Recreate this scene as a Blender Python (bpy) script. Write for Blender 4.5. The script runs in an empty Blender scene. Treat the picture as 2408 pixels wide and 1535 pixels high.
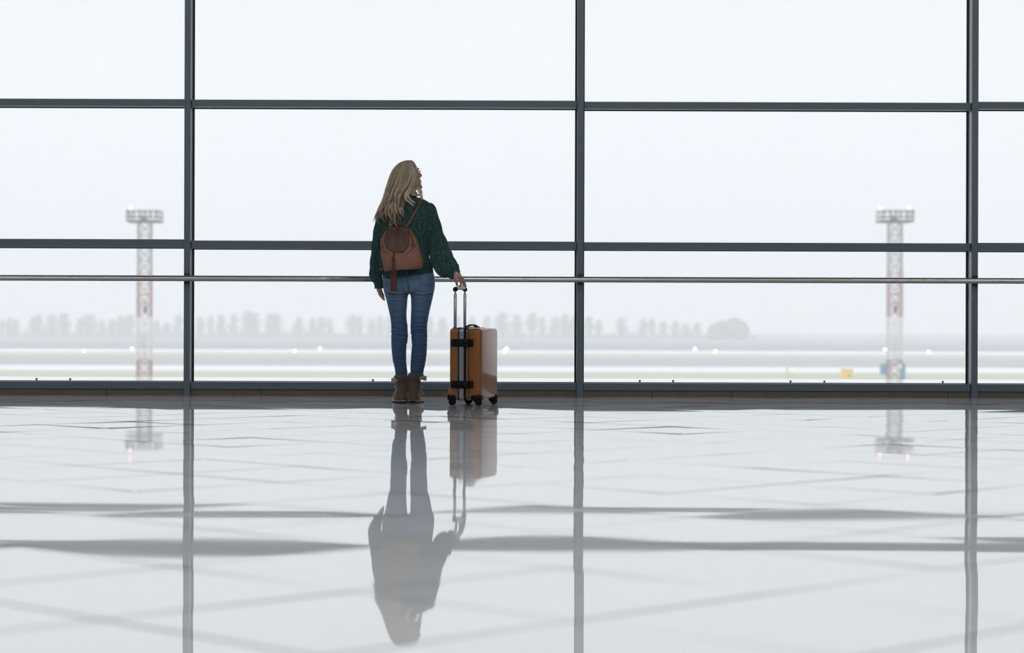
import bpy, bmesh, math, random
import numpy as np
from mathutils import Vector, Matrix
from mathutils.bvhtree import BVHTree

R = math.radians
random.seed(7)
rng = np.random.default_rng(11)
S = bpy.context.scene
COL = S.collection

# ------------------------------------------------------------------ camera
F = 5000.0            # focal length in pixels of the 2408 px wide frame
CX, CY = 1130.0, 772.0  # principal point in the frame
H = 0.512             # camera height above the floor
ROLL = 0.0031
cam_d = bpy.data.cameras.new('camera')
cam = bpy.data.objects.new('camera', cam_d)
COL.objects.link(cam)
cam_d.sensor_fit = 'HORIZONTAL'
cam_d.sensor_width = 36.0
cam_d.lens = F * 36.0 / 2408.0
cam_d.shift_x = (1204 - CX) / 2408.0
cam_d.shift_y = (CY - 767.5) / 2408.0
cam_d.clip_start = 0.05
cam_d.clip_end = 6000
cam_d.dof.use_dof = True
cam_d.dof.focus_distance = 14.5
cam_d.dof.aperture_fstop = 2.8
cam.matrix_world = Matrix.Translation((0, 0, H)) @ Matrix.Rotation(-ROLL, 4, 'Y') @ Matrix.Rotation(R(90), 4, 'X')
S.camera = cam

# ------------------------------------------------------------------ world: flat overcast sky
w = bpy.data.worlds.new('overcast')
S.world = w
w.use_nodes = True
nt = w.node_tree
nt.nodes.clear()
out = nt.nodes.new('ShaderNodeOutputWorld')
bg = nt.nodes.new('ShaderNodeBackground')
tc = nt.nodes.new('ShaderNodeTexCoord')
sx = nt.nodes.new('ShaderNodeSeparateXYZ')
rp = nt.nodes.new('ShaderNodeValToRGB')
rp.color_ramp.elements[0].position = 0.0
rp.color_ramp.elements[0].color = (0.85, 0.892, 0.97, 1)
rp.color_ramp.elements[1].position = 1.0
rp.color_ramp.elements[1].color = (0.97, 1.0, 1.08, 1)
_e = rp.color_ramp.elements.new(0.17); _e.color = (0.86, 0.888, 0.94, 1)
# an overcast sky is far brighter overhead than at the horizon
zb_ = nt.nodes.new('ShaderNodeMapRange'); zb_.inputs[1].default_value = 0.17; zb_.inputs[2].default_value = 1.0
zb_.inputs[3].default_value = 1.0; zb_.inputs[4].default_value = 1.8
zm_ = nt.nodes.new('ShaderNodeMath'); zm_.operation = 'MULTIPLY'; zm_.inputs[1].default_value = 1.03
nt.links.new(sx.outputs['Z'], zb_.inputs[0]); nt.links.new(zb_.outputs[0], zm_.inputs[0]); nt.links.new(zm_.outputs[0], bg.inputs[1])
nt.links.new(tc.outputs['Generated'], sx.inputs[0])
nt.links.new(sx.outputs['Z'], rp.inputs[0])
nt.links.new(rp.outputs[0], bg.inputs[0])
nt.links.new(bg.outputs[0], out.inputs[0])

S.view_settings.view_transform = 'Standard'
S.view_settings.look = 'None'
S.view_settings.gamma = 1.0
S.view_settings.use_curve_mapping = False
S.view_settings.exposure = 0.08

cy = S.cycles
cy.max_bounces = 12
cy.diffuse_bounces = 4
cy.glossy_bounces = 4
cy.transmission_bounces = 6
cy.transparent_max_bounces = 12
cy.volume_bounces = 8
cy.sample_clamp_indirect = 6.0
cy.caustics_reflective = False
cy.caustics_refractive = False

WALL_Y = 16.04        # front face of the mullions
GLASS_Y = WALL_Y + 0.135
GROUND_Z = -7.0

def P(X, Y, D):
    """point at depth D that stands at pixel X, Y of the photograph"""
    dx, dy = X - CX, Y - CY
    return Vector(((dx + ROLL * dy) * D / F, D, H - (dy - ROLL * dx) * D / F))

# ------------------------------------------------------------------ materials
def new_mat(name):
    m = bpy.data.materials.new(name)
    m.use_nodes = True
    return m, m.node_tree, m.node_tree.nodes['Principled BSDF']

def noise_mat(name, c1, c2, scale=20, rough=0.5, bump=0.0, bscale=None, metal=0.0, coat=0.0, sheen=0.0,
              stretch=(1, 1, 1), rough2=None, spec=0.5, detail=4, coat_rough=0.03, subsurf=0.0, bdist=0.002):
    m, t, b = new_mat(name)
    n = t.nodes
    co = n.new('ShaderNodeTexCoord')
    mp = n.new('ShaderNodeMapping')
    mp.inputs['Scale'].default_value = stretch
    nz = n.new('ShaderNodeTexNoise')
    nz.inputs['Scale'].default_value = scale
    nz.inputs['Detail'].default_value = detail
    mx = n.new('ShaderNodeMix')
    mx.data_type = 'RGBA'
    mx.inputs[6].default_value = (*c1, 1)
    mx.inputs[7].default_value = (*c2, 1)
    t.links.new(co.outputs['Object'], mp.inputs[0])
    t.links.new(mp.outputs[0], nz.inputs['Vector'])
    t.links.new(nz.outputs['Fac'], mx.inputs[0])
    t.links.new(mx.outputs[2], b.inputs['Base Color'])
    b.inputs['Roughness'].default_value = rough
    b.inputs['Metallic'].default_value = metal
    b.inputs['Coat Weight'].default_value = coat
    b.inputs['Coat Roughness'].default_value = coat_rough
    b.inputs['Sheen Weight'].default_value = sheen
    b.inputs['Specular IOR Level'].default_value = spec
    if subsurf:
        b.inputs['Subsurface Weight'].default_value = subsurf
        b.inputs['Subsurface Scale'].default_value = 0.01
    if rough2 is not None:
        mr = n.new('ShaderNodeMapRange')
        mr.inputs[3].default_value = rough
        mr.inputs[4].default_value = rough2
        t.links.new(nz.outputs['Fac'], mr.inputs[0])
        t.links.new(mr.outputs[0], b.inputs['Roughness'])
    if bump:
        bn = n.new('ShaderNodeTexNoise')
        bn.inputs['Scale'].default_value = bscale or scale * 3
        bn.inputs['Detail'].default_value = 3
        bp = n.new('ShaderNodeBump')
        bp.inputs['Strength'].default_value = bump
        bp.inputs['Distance'].default_value = bdist
        t.links.new(mp.outputs[0], bn.inputs['Vector'])
        t.links.new(bn.outputs['Fac'], bp.inputs['Height'])
        t.links.new(bp.outputs[0], b.inputs['Normal'])
    return m

M = {}
M['frame'] = noise_mat('painted_frame', (0.122, 0.168, 0.205), (0.14, 0.188, 0.228), 8, 0.32, rough2=0.42, spec=0.6)
M['frame_side'] = M['frame']
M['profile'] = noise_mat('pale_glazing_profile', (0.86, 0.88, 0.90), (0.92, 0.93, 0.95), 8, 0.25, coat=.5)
M['gasket'] = noise_mat('rubber_gasket', (0.006, 0.008, 0.009), (0.012, 0.014, 0.016), 30, 0.6)
M['plinth'] = noise_mat('stone_plinth', (0.12, 0.10, 0.076), (0.19, 0.16, 0.12), 14, 0.5, bump=0.2, rough2=0.6)
M['steel'] = noise_mat('brushed_steel', (0.55, 0.56, 0.56), (0.66, 0.66, 0.65), 3, 0.24, metal=1.0, stretch=(1, 60, 60), rough2=0.32)
M['steel_dark'] = noise_mat('dark_bracket', (0.02, 0.022, 0.024), (0.035, 0.037, 0.04), 20, 0.5)
M['wall'] = noise_mat('grey_plaster', (0.30, 0.305, 0.31), (0.35, 0.355, 0.36), 3, 0.8)
M['ceiling'] = noise_mat('ceiling_panel', (0.22, 0.225, 0.23), (0.26, 0.265, 0.27), 3, 0.8)

def leather(name, c1, c2, rough, coat=0.0):
    return noise_mat(name, c1, c2, 45, rough, bump=0.35, bscale=260, coat=coat, rough2=rough + 0.12)
M['bag_leather'] = leather('tan_leather', (0.25, 0.108, 0.068), (0.345, 0.16, 0.105), 0.42)
M['flap_leather'] = leather('brown_leather', (0.095, 0.044, 0.031), (0.135, 0.066, 0.046), 0.5)
M['tassel'] = noise_mat('fringe_leather', (0.07, 0.018, 0.010), (0.125, 0.038, 0.022), 90, 0.45, stretch=(3, 3, .3))
M['chrome'] = noise_mat('chrome', (0.75, 0.76, 0.78), (0.85, 0.86, 0.88), 5, 0.12, metal=1.0)
M['aluminium'] = noise_mat('satin_aluminium', (0.34, 0.37, 0.39), (0.42, 0.45, 0.47), 6, 0.34, metal=0.85, stretch=(30, 30, 1))
M['tube_metal'] = noise_mat('grey_tube', (0.30, 0.34, 0.35), (0.38, 0.42, 0.43), 6, 0.28, metal=0.8, stretch=(30, 30, 1))
M['black_plastic'] = noise_mat('black_plastic', (0.003, 0.003, 0.004), (0.006, 0.006, 0.007), 60, 0.42, bump=0.1, spec=.22)
M['rubber'] = noise_mat('black_rubber', (0.003, 0.003, 0.004), (0.007, 0.007, 0.008), 60, 0.6, spec=.2)
M['grip'] = noise_mat('grey_grip', (0.20, 0.20, 0.23), (0.27, 0.27, 0.30), 20, 0.25, coat=.5)
M['shell'] = noise_mat('orange_shell', (0.255, 0.078, 0.009), (0.34, 0.118, 0.015), 300, 0.34, coat=0.65, bump=0.8, bscale=62, bdist=0.0022, coat_rough=0.04)
M['skin'] = noise_mat('skin', (0.50, 0.27, 0.20), (0.58, 0.33, 0.245), 30, 0.48, bump=0.1, bscale=160, subsurf=0.15)
M['boot'] = noise_mat('boot_suede', (0.072, 0.045, 0.032), (0.125, 0.080, 0.058), 26, 0.75, bump=0.3, bscale=120, sheen=0.3)
M['fleece'] = noise_mat('fleece_lining', (0.36, 0.31, 0.25), (0.52, 0.46, 0.38), 70, 0.9, bump=1.0, bscale=140, bdist=0.006, sheen=.6)
M['sole'] = noise_mat('cream_sole', (0.50, 0.48, 0.40), (0.60, 0.58, 0.50), 40, 0.6, bump=.2)
M['lace'] = noise_mat('white_lace', (0.75, 0.74, 0.72), (0.85, 0.84, 0.82), 90, 0.8)
M['white_paint'] = noise_mat('mast_white', (0.62, 0.62, 0.62), (0.72, 0.72, 0.72), 1, 0.6)
M['red_paint'] = noise_mat('mast_red', (0.32, 0.10, 0.11), (0.38, 0.13, 0.14), 1, 0.6)
M['mast_platform'] = noise_mat('mast_platform', (0.16, 0.085, 0.09), (0.20, 0.11, 0.115), 1, 0.6)
M['dark_metal'] = noise_mat('mast_metal', (0.12, 0.13, 0.15), (0.18, 0.19, 0.21), 1, 0.6)
M['lens'] = noise_mat('floodlight_glass', (0.4, 0.5, 0.55), (0.5, 0.6, 0.62), 1, 0.2)
M['blue_box'] = noise_mat('blue_cabinet', (0.08, 0.24, 0.42), (0.12, 0.30, 0.48), 1, 0.5)
M['yellow_box'] = noise_mat('yellow_cabinet', (0.85, 0.62, 0.16), (0.95, 0.72, 0.22), 1, 0.5)
M['orange_box'] = noise_mat('orange_marker', (0.85, 0.40, 0.12), (0.9, 0.5, 0.2), 1, 0.5)
M['grass'] = noise_mat('airfield_grass', (0.33, 0.38, 0.28), (0.48, 0.44, 0.33), 0.05, 0.9, stretch=(.5, 3, 1), detail=6)
M['brown_field'] = noise_mat('brown_field', (0.28, 0.26, 0.28), (0.38, 0.34, 0.34), 0.04, 0.9, stretch=(.3, 3, 1), detail=6)
M['far_field'] = noise_mat('far_field', (0.12, 0.14, 0.16), (0.18, 0.20, 0.21), 0.02, 0.9, stretch=(.3, 3, 1), detail=6)
M['tarmac'] = noise_mat('wet_tarmac', (0.60, 0.61, 0.65), (0.68, 0.69, 0.73), 0.08, 0.5, stretch=(.2, 2, 1))
M['bark'] = noise_mat('bare_branches', (0.05, 0.075, 0.10), (0.07, 0.10, 0.13), 1, 0.9)
M['snow_ledge'] = noise_mat('white_ledge', (0.86, 0.88, 0.90), (0.92, 0.93, 0.94), 6, 0.25, coat=.8, bump=.3, bscale=9)

# floor stone
def floor_mat():
    m, t, b = new_mat('polished_stone')
    n = t.nodes
    co = n.new('ShaderNodeTexCoord')
    nz = n.new('ShaderNodeTexNoise'); nz.inputs['Scale'].default_value = 1.7; nz.inputs['Detail'].default_value = 6
    n2 = n.new('ShaderNodeTexNoise'); n2.inputs['Scale'].default_value = 60; n2.inputs['Detail'].default_value = 3
    mx = n.new('ShaderNodeMix'); mx.data_type = 'RGBA'
    mx.inputs[6].default_value = (0.63, 0.665, 0.70, 1)
    mx.inputs[7].default_value = (0.70, 0.735, 0.77, 1)
    t.links.new(co.outputs['Object'], nz.inputs['Vector'])
    t.links.new(co.outputs['Object'], n2.inputs['Vector'])
    t.links.new(nz.outputs['Fac'], mx.inputs[0])
    t.links.new(mx.outputs[2], b.inputs['Base Color'])
    mr = n.new('ShaderNodeMapRange'); mr.inputs[3].default_value = 0.34; mr.inputs[4].default_value = 0.48
    t.links.new(n2.outputs['Fac'], mr.inputs[0])
    t.links.new(mr.outputs[0], b.inputs['Roughness'])
    b.inputs['IOR'].default_value = 1.7
    b.inputs['Coat Weight'].default_value = 1.0
    b.inputs['Coat IOR'].default_value = 1.7
    mr2 = n.new('ShaderNodeMapRange'); mr2.inputs[3].default_value = 0.004; mr2.inputs[4].default_value = 0.03
    t.links.new(nz.outputs['Fac'], mr2.inputs[0])
    t.links.new(mr2.outputs[0], b.inputs['Coat Roughness'])
    return m
M['floor'] = floor_mat()
def add_film(m, fac, col):
    # a thin worn film of dust and wax over the polish
    t = m.node_tree; n = t.nodes
    out_ = [x for x in n if x.type == 'OUTPUT_MATERIAL'][0]; b = n['Principled BSDF']
    d = n.new('ShaderNodeBsdfDiffuse'); d.inputs[0].default_value = (*col, 1)
    mx = n.new('ShaderNodeMixShader')
    co = n.new('ShaderNodeTexCoord'); mp = n.new('ShaderNodeMapping'); mp.inputs['Scale'].default_value = (.35, 1.6, 1)
    nz = n.new('ShaderNodeTexNoise'); nz.inputs['Scale'].default_value = 2.2; nz.inputs['Detail'].default_value = 8
    mr = n.new('ShaderNodeMapRange'); mr.inputs[1].default_value = .25; mr.inputs[2].default_value = .75
    mr.inputs[3].default_value = fac * .75; mr.inputs[4].default_value = fac * 1.25
    t.links.new(co.outputs['Object'], mp.inputs[0]); t.links.new(mp.outputs[0], nz.inputs['Vector']); t.links.new(nz.outputs['Fac'], mr.inputs[0])
    t.links.new(mr.outputs[0], mx.inputs[0]); t.links.new(b.outputs[0], mx.inputs[1]); t.links.new(d.outputs[0], mx.inputs[2])
    t.links.new(mx.outputs[0], out_.inputs[0])
add_film(M['floor'], .09, (.84, .85, .86))
M['grout'] = noise_mat('grout', (0.20, 0.21, 0.22), (0.26, 0.27, 0.28), 30, 0.8)

M['mast_lit'] = None
# glass: clear architectural pane with dried drops and dust
def glass_mat():
    m = bpy.data.materials.new('window_glass'); m.use_nodes = True
    t = m.node_tree; n = t.nodes; n.clear()
    o = n.new('ShaderNodeOutputMaterial')
    tr = n.new('ShaderNodeBsdfTransparent'); tr.inputs[0].default_value = (0.985, 0.992, 0.99, 1)
    gl = n.new('ShaderNodeBsdfGlossy'); gl.inputs['Roughness'].default_value = 0.0
    fr = n.new('ShaderNodeFresnel'); fr.inputs[0].default_value = 1.35
    mix = n.new('ShaderNodeMixShader')
    t.links.new(fr.outputs[0], mix.inputs[0]); t.links.new(tr.outputs[0], mix.inputs[1]); t.links.new(gl.outputs[0], mix.inputs[2])
    co = n.new('ShaderNodeTexCoord')
    vo = n.new('ShaderNodeTexVoronoi'); vo.inputs['Scale'].default_value = 130
    nz = n.new('ShaderNodeTexNoise'); nz.inputs['Scale'].default_value = 1.3
    lt = n.new('ShaderNodeMath'); lt.operation = 'LESS_THAN'; lt.inputs[1].default_value = 0.16
    sep = n.new('ShaderNodeSeparateXYZ')
    mr = n.new('ShaderNodeMapRange'); mr.inputs[1].default_value = 0.1; mr.inputs[2].default_value = 0.85
    mr.inputs[3].default_value = 0.13; mr.inputs[4].default_value = 0.0
    mu = n.new('ShaderNodeMath'); mu.operation = 'MULTIPLY'
    mu2 = n.new('ShaderNodeMath'); mu2.operation = 'MULTIPLY'
    dust = n.new('ShaderNodeBsdfTranslucent'); dust.inputs[0].default_value = (0.9, 0.9, 0.9, 1)
    mix2 = n.new('ShaderNodeMixShader')
    t.links.new(co.outputs['Object'], vo.inputs['Vector'])
    t.links.new(co.outputs['Object'], nz.inputs['Vector'])
    t.links.new(co.outputs['Object'], sep.inputs[0])
    t.links.new(sep.outputs['Z'], mr.inputs[0])
    t.links.new(vo.outputs['Distance'], lt.inputs[0])
    t.links.new(lt.outputs[0], mu.inputs[0]); t.links.new(mr.outputs[0], mu.inputs[1])
    t.links.new(mu.outputs[0], mu2.inputs[0]); t.links.new(nz.outputs['Fac'], mu2.inputs[1])
    t.links.new(mu2.outputs[0], mix2.inputs[0])
    t.links.new(mix.outputs[0], mix2.inputs[1]); t.links.new(dust.outputs[0], mix2.inputs[2])
    t.links.new(mix2.outputs[0], o.inputs[0])
    return m
M['glass'] = glass_mat()

def emit_mat(name, c, s):
    m = bpy.data.materials.new(name); m.use_nodes = True
    t = m.node_tree; t.nodes.clear()
    o = t.nodes.new('ShaderNodeOutputMaterial'); e = t.nodes.new('ShaderNodeEmission')
    e.inputs[0].default_value = (*c, 1); e.inputs[1].default_value = s
    t.links.new(e.outputs[0], o.inputs[0])
    return m
M['runway_glow'] = emit_mat('runway_lamp_glow', (1.0, 0.86, 0.66), 90)
M['red_glow'] = emit_mat('obstruction_glow', (1.0, 0.42, 0.32), 5)
M['panel_glow'] = emit_mat('added_fill_glow', (1.0, 0.98, 0.96), 24.0)  # glow of the added, unseen panels that fill the hall with light
for k in ('runway_glow', 'red_glow'):
    M[k].cycles.emission_sampling = 'NONE'

# sweater: green melange yarn
M['sweater'] = noise_mat('green_wool', (0.004, 0.026, 0.025), (0.030, 0.092, 0.088), 150, 0.85, bump=0.6, bscale=420, sheen=0.7, bdist=0.002, spec=.2)
def melange(m):
    t = m.node_tree; n = t.nodes; b = n['Principled BSDF']
    src = b.inputs['Base Color'].links[0].from_socket
    at = n.new('ShaderNodeAttribute'); at.attribute_name = 'yarn'
    mx = n.new('ShaderNodeMix'); mx.data_type = 'RGBA'; mx.inputs[7].default_value = (0.12, 0.225, 0.215, 1)
    t.links.new(at.outputs['Fac'], mx.inputs[0]); t.links.new(src, mx.inputs[6]); t.links.new(mx.outputs[2], b.inputs['Base Color'])
melange(M['sweater'])
M['sweater'].node_tree.nodes['Principled BSDF'].inputs['Sheen Roughness'].default_value = 0.35
M['sweater'].node_tree.nodes['Principled BSDF'].inputs['Sheen Tint'].default_value = (0.65, 0.95, 0.9, 1)

def denim_mat():
    m, t, b = new_mat('blue_denim')
    n = t.nodes
    co = n.new('ShaderNodeTexCoord')
    n1 = n.new('ShaderNodeTexNoise'); n1.inputs['Scale'].default_value = 9; n1.inputs['Detail'].default_value = 3
    n2 = n.new('ShaderNodeTexNoise'); n2.inputs['Scale'].default_value = 240; n2.inputs['Detail'].default_value = 2
    mp = n.new('ShaderNodeMapping'); mp.inputs['Scale'].default_value = (1, 1, .45)
    t.links.new(co.outputs['Object'], mp.inputs[0]); t.links.new(mp.outputs[0], n2.inputs['Vector'])
    t.links.new(co.outputs['Object'], n1.inputs['Vector'])
    sep = n.new('ShaderNodeSeparateXYZ'); t.links.new(co.outputs['Object'], sep.inputs[0])
    # worn seat and thighs are paler than the lower legs
    mr = n.new('ShaderNodeMapRange'); mr.inputs[1].default_value = 0.50; mr.inputs[2].default_value = 0.88
    t.links.new(sep.outputs['Z'], mr.inputs[0])
    ad = n.new('ShaderNodeMath'); ad.operation = 'MULTIPLY_ADD'; ad.inputs[1].default_value = 0.5
    sb = n.new('ShaderNodeMath'); sb.operation = 'SUBTRACT'; sb.inputs[1].default_value = 0.25
    t.links.new(n1.outputs['Fac'], ad.inputs[0]); t.links.new(mr.outputs[0], sb.inputs[0]); t.links.new(sb.outputs[0], ad.inputs[2])
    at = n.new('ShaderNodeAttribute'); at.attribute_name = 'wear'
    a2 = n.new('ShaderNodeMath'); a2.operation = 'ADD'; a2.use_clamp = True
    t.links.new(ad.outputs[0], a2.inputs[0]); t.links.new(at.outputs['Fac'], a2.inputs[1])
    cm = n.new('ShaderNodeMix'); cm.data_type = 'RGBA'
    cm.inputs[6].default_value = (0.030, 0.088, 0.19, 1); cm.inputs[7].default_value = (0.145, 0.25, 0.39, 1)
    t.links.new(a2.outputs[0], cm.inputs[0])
    c2 = n.new('ShaderNodeMix'); c2.data_type = 'RGBA'; c2.blend_type = 'MULTIPLY'; c2.inputs[0].default_value = .8
    rr = n.new('ShaderNodeMapRange'); rr.inputs[3].default_value = 0.6; rr.inputs[4].default_value = 1.35
    t.links.new(n2.outputs['Fac'], rr.inputs[0]); t.links.new(cm.outputs[2], c2.inputs[6]); t.links.new(rr.outputs[0], c2.inputs[7])
    t.links.new(c2.outputs[2], b.inputs['Base Color'])
    bp = n.new('ShaderNodeBump'); bp.inputs['Strength'].default_value = .35; bp.inputs['Distance'].default_value = .001
    t.links.new(n2.outputs['Fac'], bp.inputs['Height']); t.links.new(bp.outputs[0], b.inputs['Normal'])
    b.inputs['Roughness'].default_value = .85
    b.inputs['Sheen Weight'].default_value = .35
    b.inputs['Sheen Tint'].default_value = (.6, .8, 1, 1)
    return m
M['denim'] = denim_mat()
M['denim_stitch'] = noise_mat('denim_stitch', (0.05, 0.09, 0.15), (0.07, 0.115, 0.18), 90, 0.9)

def hair_mat():
    m, t, b = new_mat('blonde_hair')
    n = t.nodes
    at = n.new('ShaderNodeAttribute'); at.attribute_name = 'tone'
    cr = n.new('ShaderNodeValToRGB')
    e = cr.color_ramp.elements
    e[0].position = 0.0; e[0].color = (0.05, 0.030, 0.020, 1)
    e[1].position = 1.0; e[1].color = (0.92, 0.77, 0.56, 1)
    k = e.new(0.5); k.color = (0.40, 0.285, 0.18, 1)
    t.links.new(at.outputs['Fac'], cr.inputs[0]); t.links.new(cr.outputs[0], b.inputs['Base Color'])
    b.inputs['Roughness'].default_value = .42
    b.inputs['Specular IOR Level'].default_value = .6
    b.inputs['Sheen Weight'].default_value = .35
    return m
M['hair'] = hair_mat()

# ------------------------------------------------------------------ object helpers
def tag(o, label=None, cat=None, group=None, kind=None):
    if label: o['label'] = label
    if cat: o['category'] = cat
    if group: o['group'] = group
    if kind: o['kind'] = kind
    return o

def empty(name, loc=(0, 0, 0), parent=None):
    o = bpy.data.objects.new(name, None)
    COL.objects.link(o)
    o.empty_display_size = 0.1
    o.location = loc
    if parent: o.parent = parent
    return o

def link_mesh(name, me, mat, parent=None, smooth=True):
    o = bpy.data.objects.new(name, me)
    COL.objects.link(o)
    if isinstance(mat, str): mat = M[mat]
    me.materials.append(mat)
    if smooth:
        me.polygons.foreach_set('use_smooth', [True] * len(me.polygons))
    if parent:
        o.parent = parent
        p = parent; off = Vector((0, 0, 0))
        while p:
            off += p.location; p = p.parent
        me.transform(Matrix.Translation(-off))     # verts are given in world space
    return o

class MB:
    """collects simple shapes in world space; build() links them as ONE mesh object"""
    def __init__(s): s.v = []; s.f = []
    def add(s, vs, fs):
        k = len(s.v); s.v.extend([tuple(v) for v in vs]); s.f.extend([tuple(i + k for i in f) for f in fs]); return s
    def box(s, c, size, rot=None):
        hx, hy, hz = size[0] / 2, size[1] / 2, size[2] / 2
        vs = [Vector((x, y, z)) for x in (-hx, hx) for y in (-hy, hy) for z in (-hz, hz)]
        if rot is not None: vs = [rot @ v for v in vs]
        c = Vector(c)
        return s.add([v + c for v in vs], [(0, 1, 3, 2), (4, 6, 7, 5), (0, 4, 5, 1), (2, 3, 7, 6), (0, 2, 6, 4), (1, 5, 7, 3)])
    def span(s, a, b):
        a, b = Vector(a), Vector(b)
        return s.box((a + b) / 2, [abs(b[i] - a[i]) for i in range(3)])
    def bar(s, a, b, wd, th=None):
        a, b = Vector(a), Vector(b); d = b - a
        q = d.to_track_quat('Z', 'Y').to_matrix()
        return s.box((a + b) / 2, (wd, th or wd, d.length), q)
    def tube(s, pts, r, n=12, cap=True):
        pts = [Vector(p) for p in pts]
        rs = r if hasattr(r, '__len__') else [r] * len(pts)
        k0 = []
        up = Vector((0, 0, 1))
        prev = None
        for i, p in enumerate(pts):
            t = (pts[min(i + 1, len(pts) - 1)] - pts[max(i - 1, 0)]).normalized()
            if prev is None:
                a = t.cross(up if abs(t.z) < .95 else Vector((0, 1, 0))).normalized()
            else:
                a = (prev - t * prev.dot(t)).normalized()
            b = t.cross(a); prev = a
            k0.append([p + (a * math.cos(2 * math.pi * j / n) + b * math.sin(2 * math.pi * j / n)) * rs[i] for j in range(n)])
        vs = [v for r_ in k0 for v in r_]
        fs = [(i * n + j, i * n + (j + 1) % n, (i + 1) * n + (j + 1) % n, (i + 1) * n + j) for i in range(len(pts) - 1) for j in range(n)]
        if cap:
            fs.append(tuple(range(n))[::-1]); fs.append(tuple((len(pts) - 1) * n + j for j in range(n)))
        return s.add(vs, fs)
    def ball(s, c, r, n=12, sc=(1, 1, 1)):
        c = Vector(c); vs = []; m = n // 2
        for i in range(m + 1):
            th = math.pi * i / m
            for j in range(n):
                ph = 2 * math.pi * j / n
                vs.append(c + Vector((r * sc[0] * math.sin(th) * math.cos(ph), r * sc[1] * math.sin(th) * math.sin(ph), r * sc[2] * math.cos(th))))
        fs = [(i * n + j, i * n + (j + 1) % n, (i + 1) * n + (j + 1) % n, (i + 1) * n + j) for i in range(m) for j in range(n)]
        return s.add(vs, fs)
    def build(s, name, mat, parent=None, smooth=False, bevel=0.0, seg=2):
        me = bpy.data.meshes.new(name)
        me.from_pydata(s.v, [], s.f); me.update()
        bm = bmesh.new(); bm.from_mesh(me)
        bmesh.ops.remove_doubles(bm, verts=bm.verts, dist=1e-6)
        if bevel:
            ed = [e for e in bm.edges if e.is_manifold and e.calc_face_angle(0) > R(30)]
            bmesh.ops.bevel(bm, geom=ed, offset=bevel, segments=seg, affect='EDGES', profile=.5)
        bmesh.ops.recalc_face_normals(bm, faces=bm.faces)
        bm.to_mesh(me); bm.free()
        return link_mesh(name, me, mat, parent, smooth)

def np_mesh(name, V, Fq):
    me = bpy.data.meshes.new(name)
    V = np.asarray(V, dtype=np.float32); Fq = np.asarray(Fq, dtype=np.int32)
    me.vertices.add(len(V)); me.vertices.foreach_set('co', V.ravel())
    k = Fq.shape[1]
    me.loops.add(Fq.size); me.loops.foreach_set('vertex_index', Fq.ravel())
    me.polygons.add(len(Fq)); me.polygons.foreach_set('loop_start', np.arange(0, Fq.size, k, dtype=np.int32))
    me.update(calc_edges=True); me.validate()
    return me

def interp(tab, n):
    """Catmull-Rom resampling of the rows of a table to n rows"""
    A = np.asarray(tab, float); m = len(A)
    d = np.r_[0, np.cumsum(np.linalg.norm(np.diff(A[:, :3], axis=0), axis=1) + 1e-6)]
    t = np.linspace(0, d[-1], n)
    i = np.clip(np.searchsorted(d, t, side='right') - 1, 0, m - 2)
    u = ((t - d[i]) / (d[i + 1] - d[i]))[:, None]
    h = (d[i + 1] - d[i])[:, None]
    mt = np.zeros_like(A)
    for k in range(m):
        a, b = max(k - 1, 0), min(k + 1, m - 1)
        mt[k] = (A[b] - A[a]) / (d[b] - d[a])
    p0, p1, m0, m1 = A[i], A[i + 1], mt[i] * h, mt[i + 1] * h
    return (2 * u**3 - 3 * u**2 + 1) * p0 + (u**3 - 2 * u**2 + u) * m0 + (-2 * u**3 + 3 * u**2) * p1 + (u**3 - u**2) * m1

def loft(rings, nv, ns, ex=2.0, disp=None, cap=True):
    """rings rows: centre xyz, half axis a xyz, half axis b xyz. returns verts, quads (poles closed with centre fans as quads)"""
    T = interp(rings, nv)
    u = np.linspace(0, 2 * np.pi, ns, endpoint=False)
    cu, su = np.cos(u), np.sin(u)
    q = 2.0 / ex
    # equal arc length around the middle ring, so that ribs and folds keep an even width
    uf = np.linspace(0, 2 * np.pi, 2881); mid = T[nv // 2]
    A_ = np.linalg.norm(mid[3:6]); B_ = np.linalg.norm(mid[6:9])
    xf = np.sign(np.cos(uf)) * np.abs(np.cos(uf)) ** q * A_; yf = np.sign(np.sin(uf)) * np.abs(np.sin(uf)) ** q * B_
    sf = np.r_[0, np.cumsum(np.hypot(np.diff(xf), np.diff(yf)))]
    un = np.interp(np.linspace(0, sf[-1], ns, endpoint=False), sf, uf); cu, su = np.cos(un), np.sin(un)
    a = np.sign(cu) * np.abs(cu) ** q; b = np.sign(su) * np.abs(su) ** q
    V = T[:, None, 0:3] + a[None, :, None] * T[:, None, 3:6] + b[None, :, None] * T[:, None, 6:9]
    if disp is not None:
        N = V - T[:, None, 0:3]
        N /= np.linalg.norm(N, axis=2, keepdims=True) + 1e-9
        vv = np.linspace(0, 1, nv)[:, None] * np.ones((1, ns)); uu = np.ones((nv, 1)) * (u / (2 * np.pi))[None, :]
        V = V + N * disp(uu, vv, V)[:, :, None]
    idx = np.arange(nv * ns).reshape(nv, ns)
    Q = np.stack([idx[:-1], np.roll(idx[:-1], -1, 1), np.roll(idx[1:], -1, 1), idx[1:]], -1).reshape(-1, 4)
    V = V.reshape(-1, 3)
    if cap:
        c0, c1 = len(V), len(V) + 1
        V = np.vstack([V, T[0, :3], T[-1, :3]])
        e = []
        for j in range(0, ns, 2):
            e.append((c0, idx[0, (j + 2) % ns], idx[0, (j + 1) % ns], idx[0, j]))
            e.append((c1, idx[-1, j], idx[-1, (j + 1) % ns], idx[-1, (j + 2) % ns]))
        Q = np.vstack([Q, e])
    return V, Q

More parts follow.
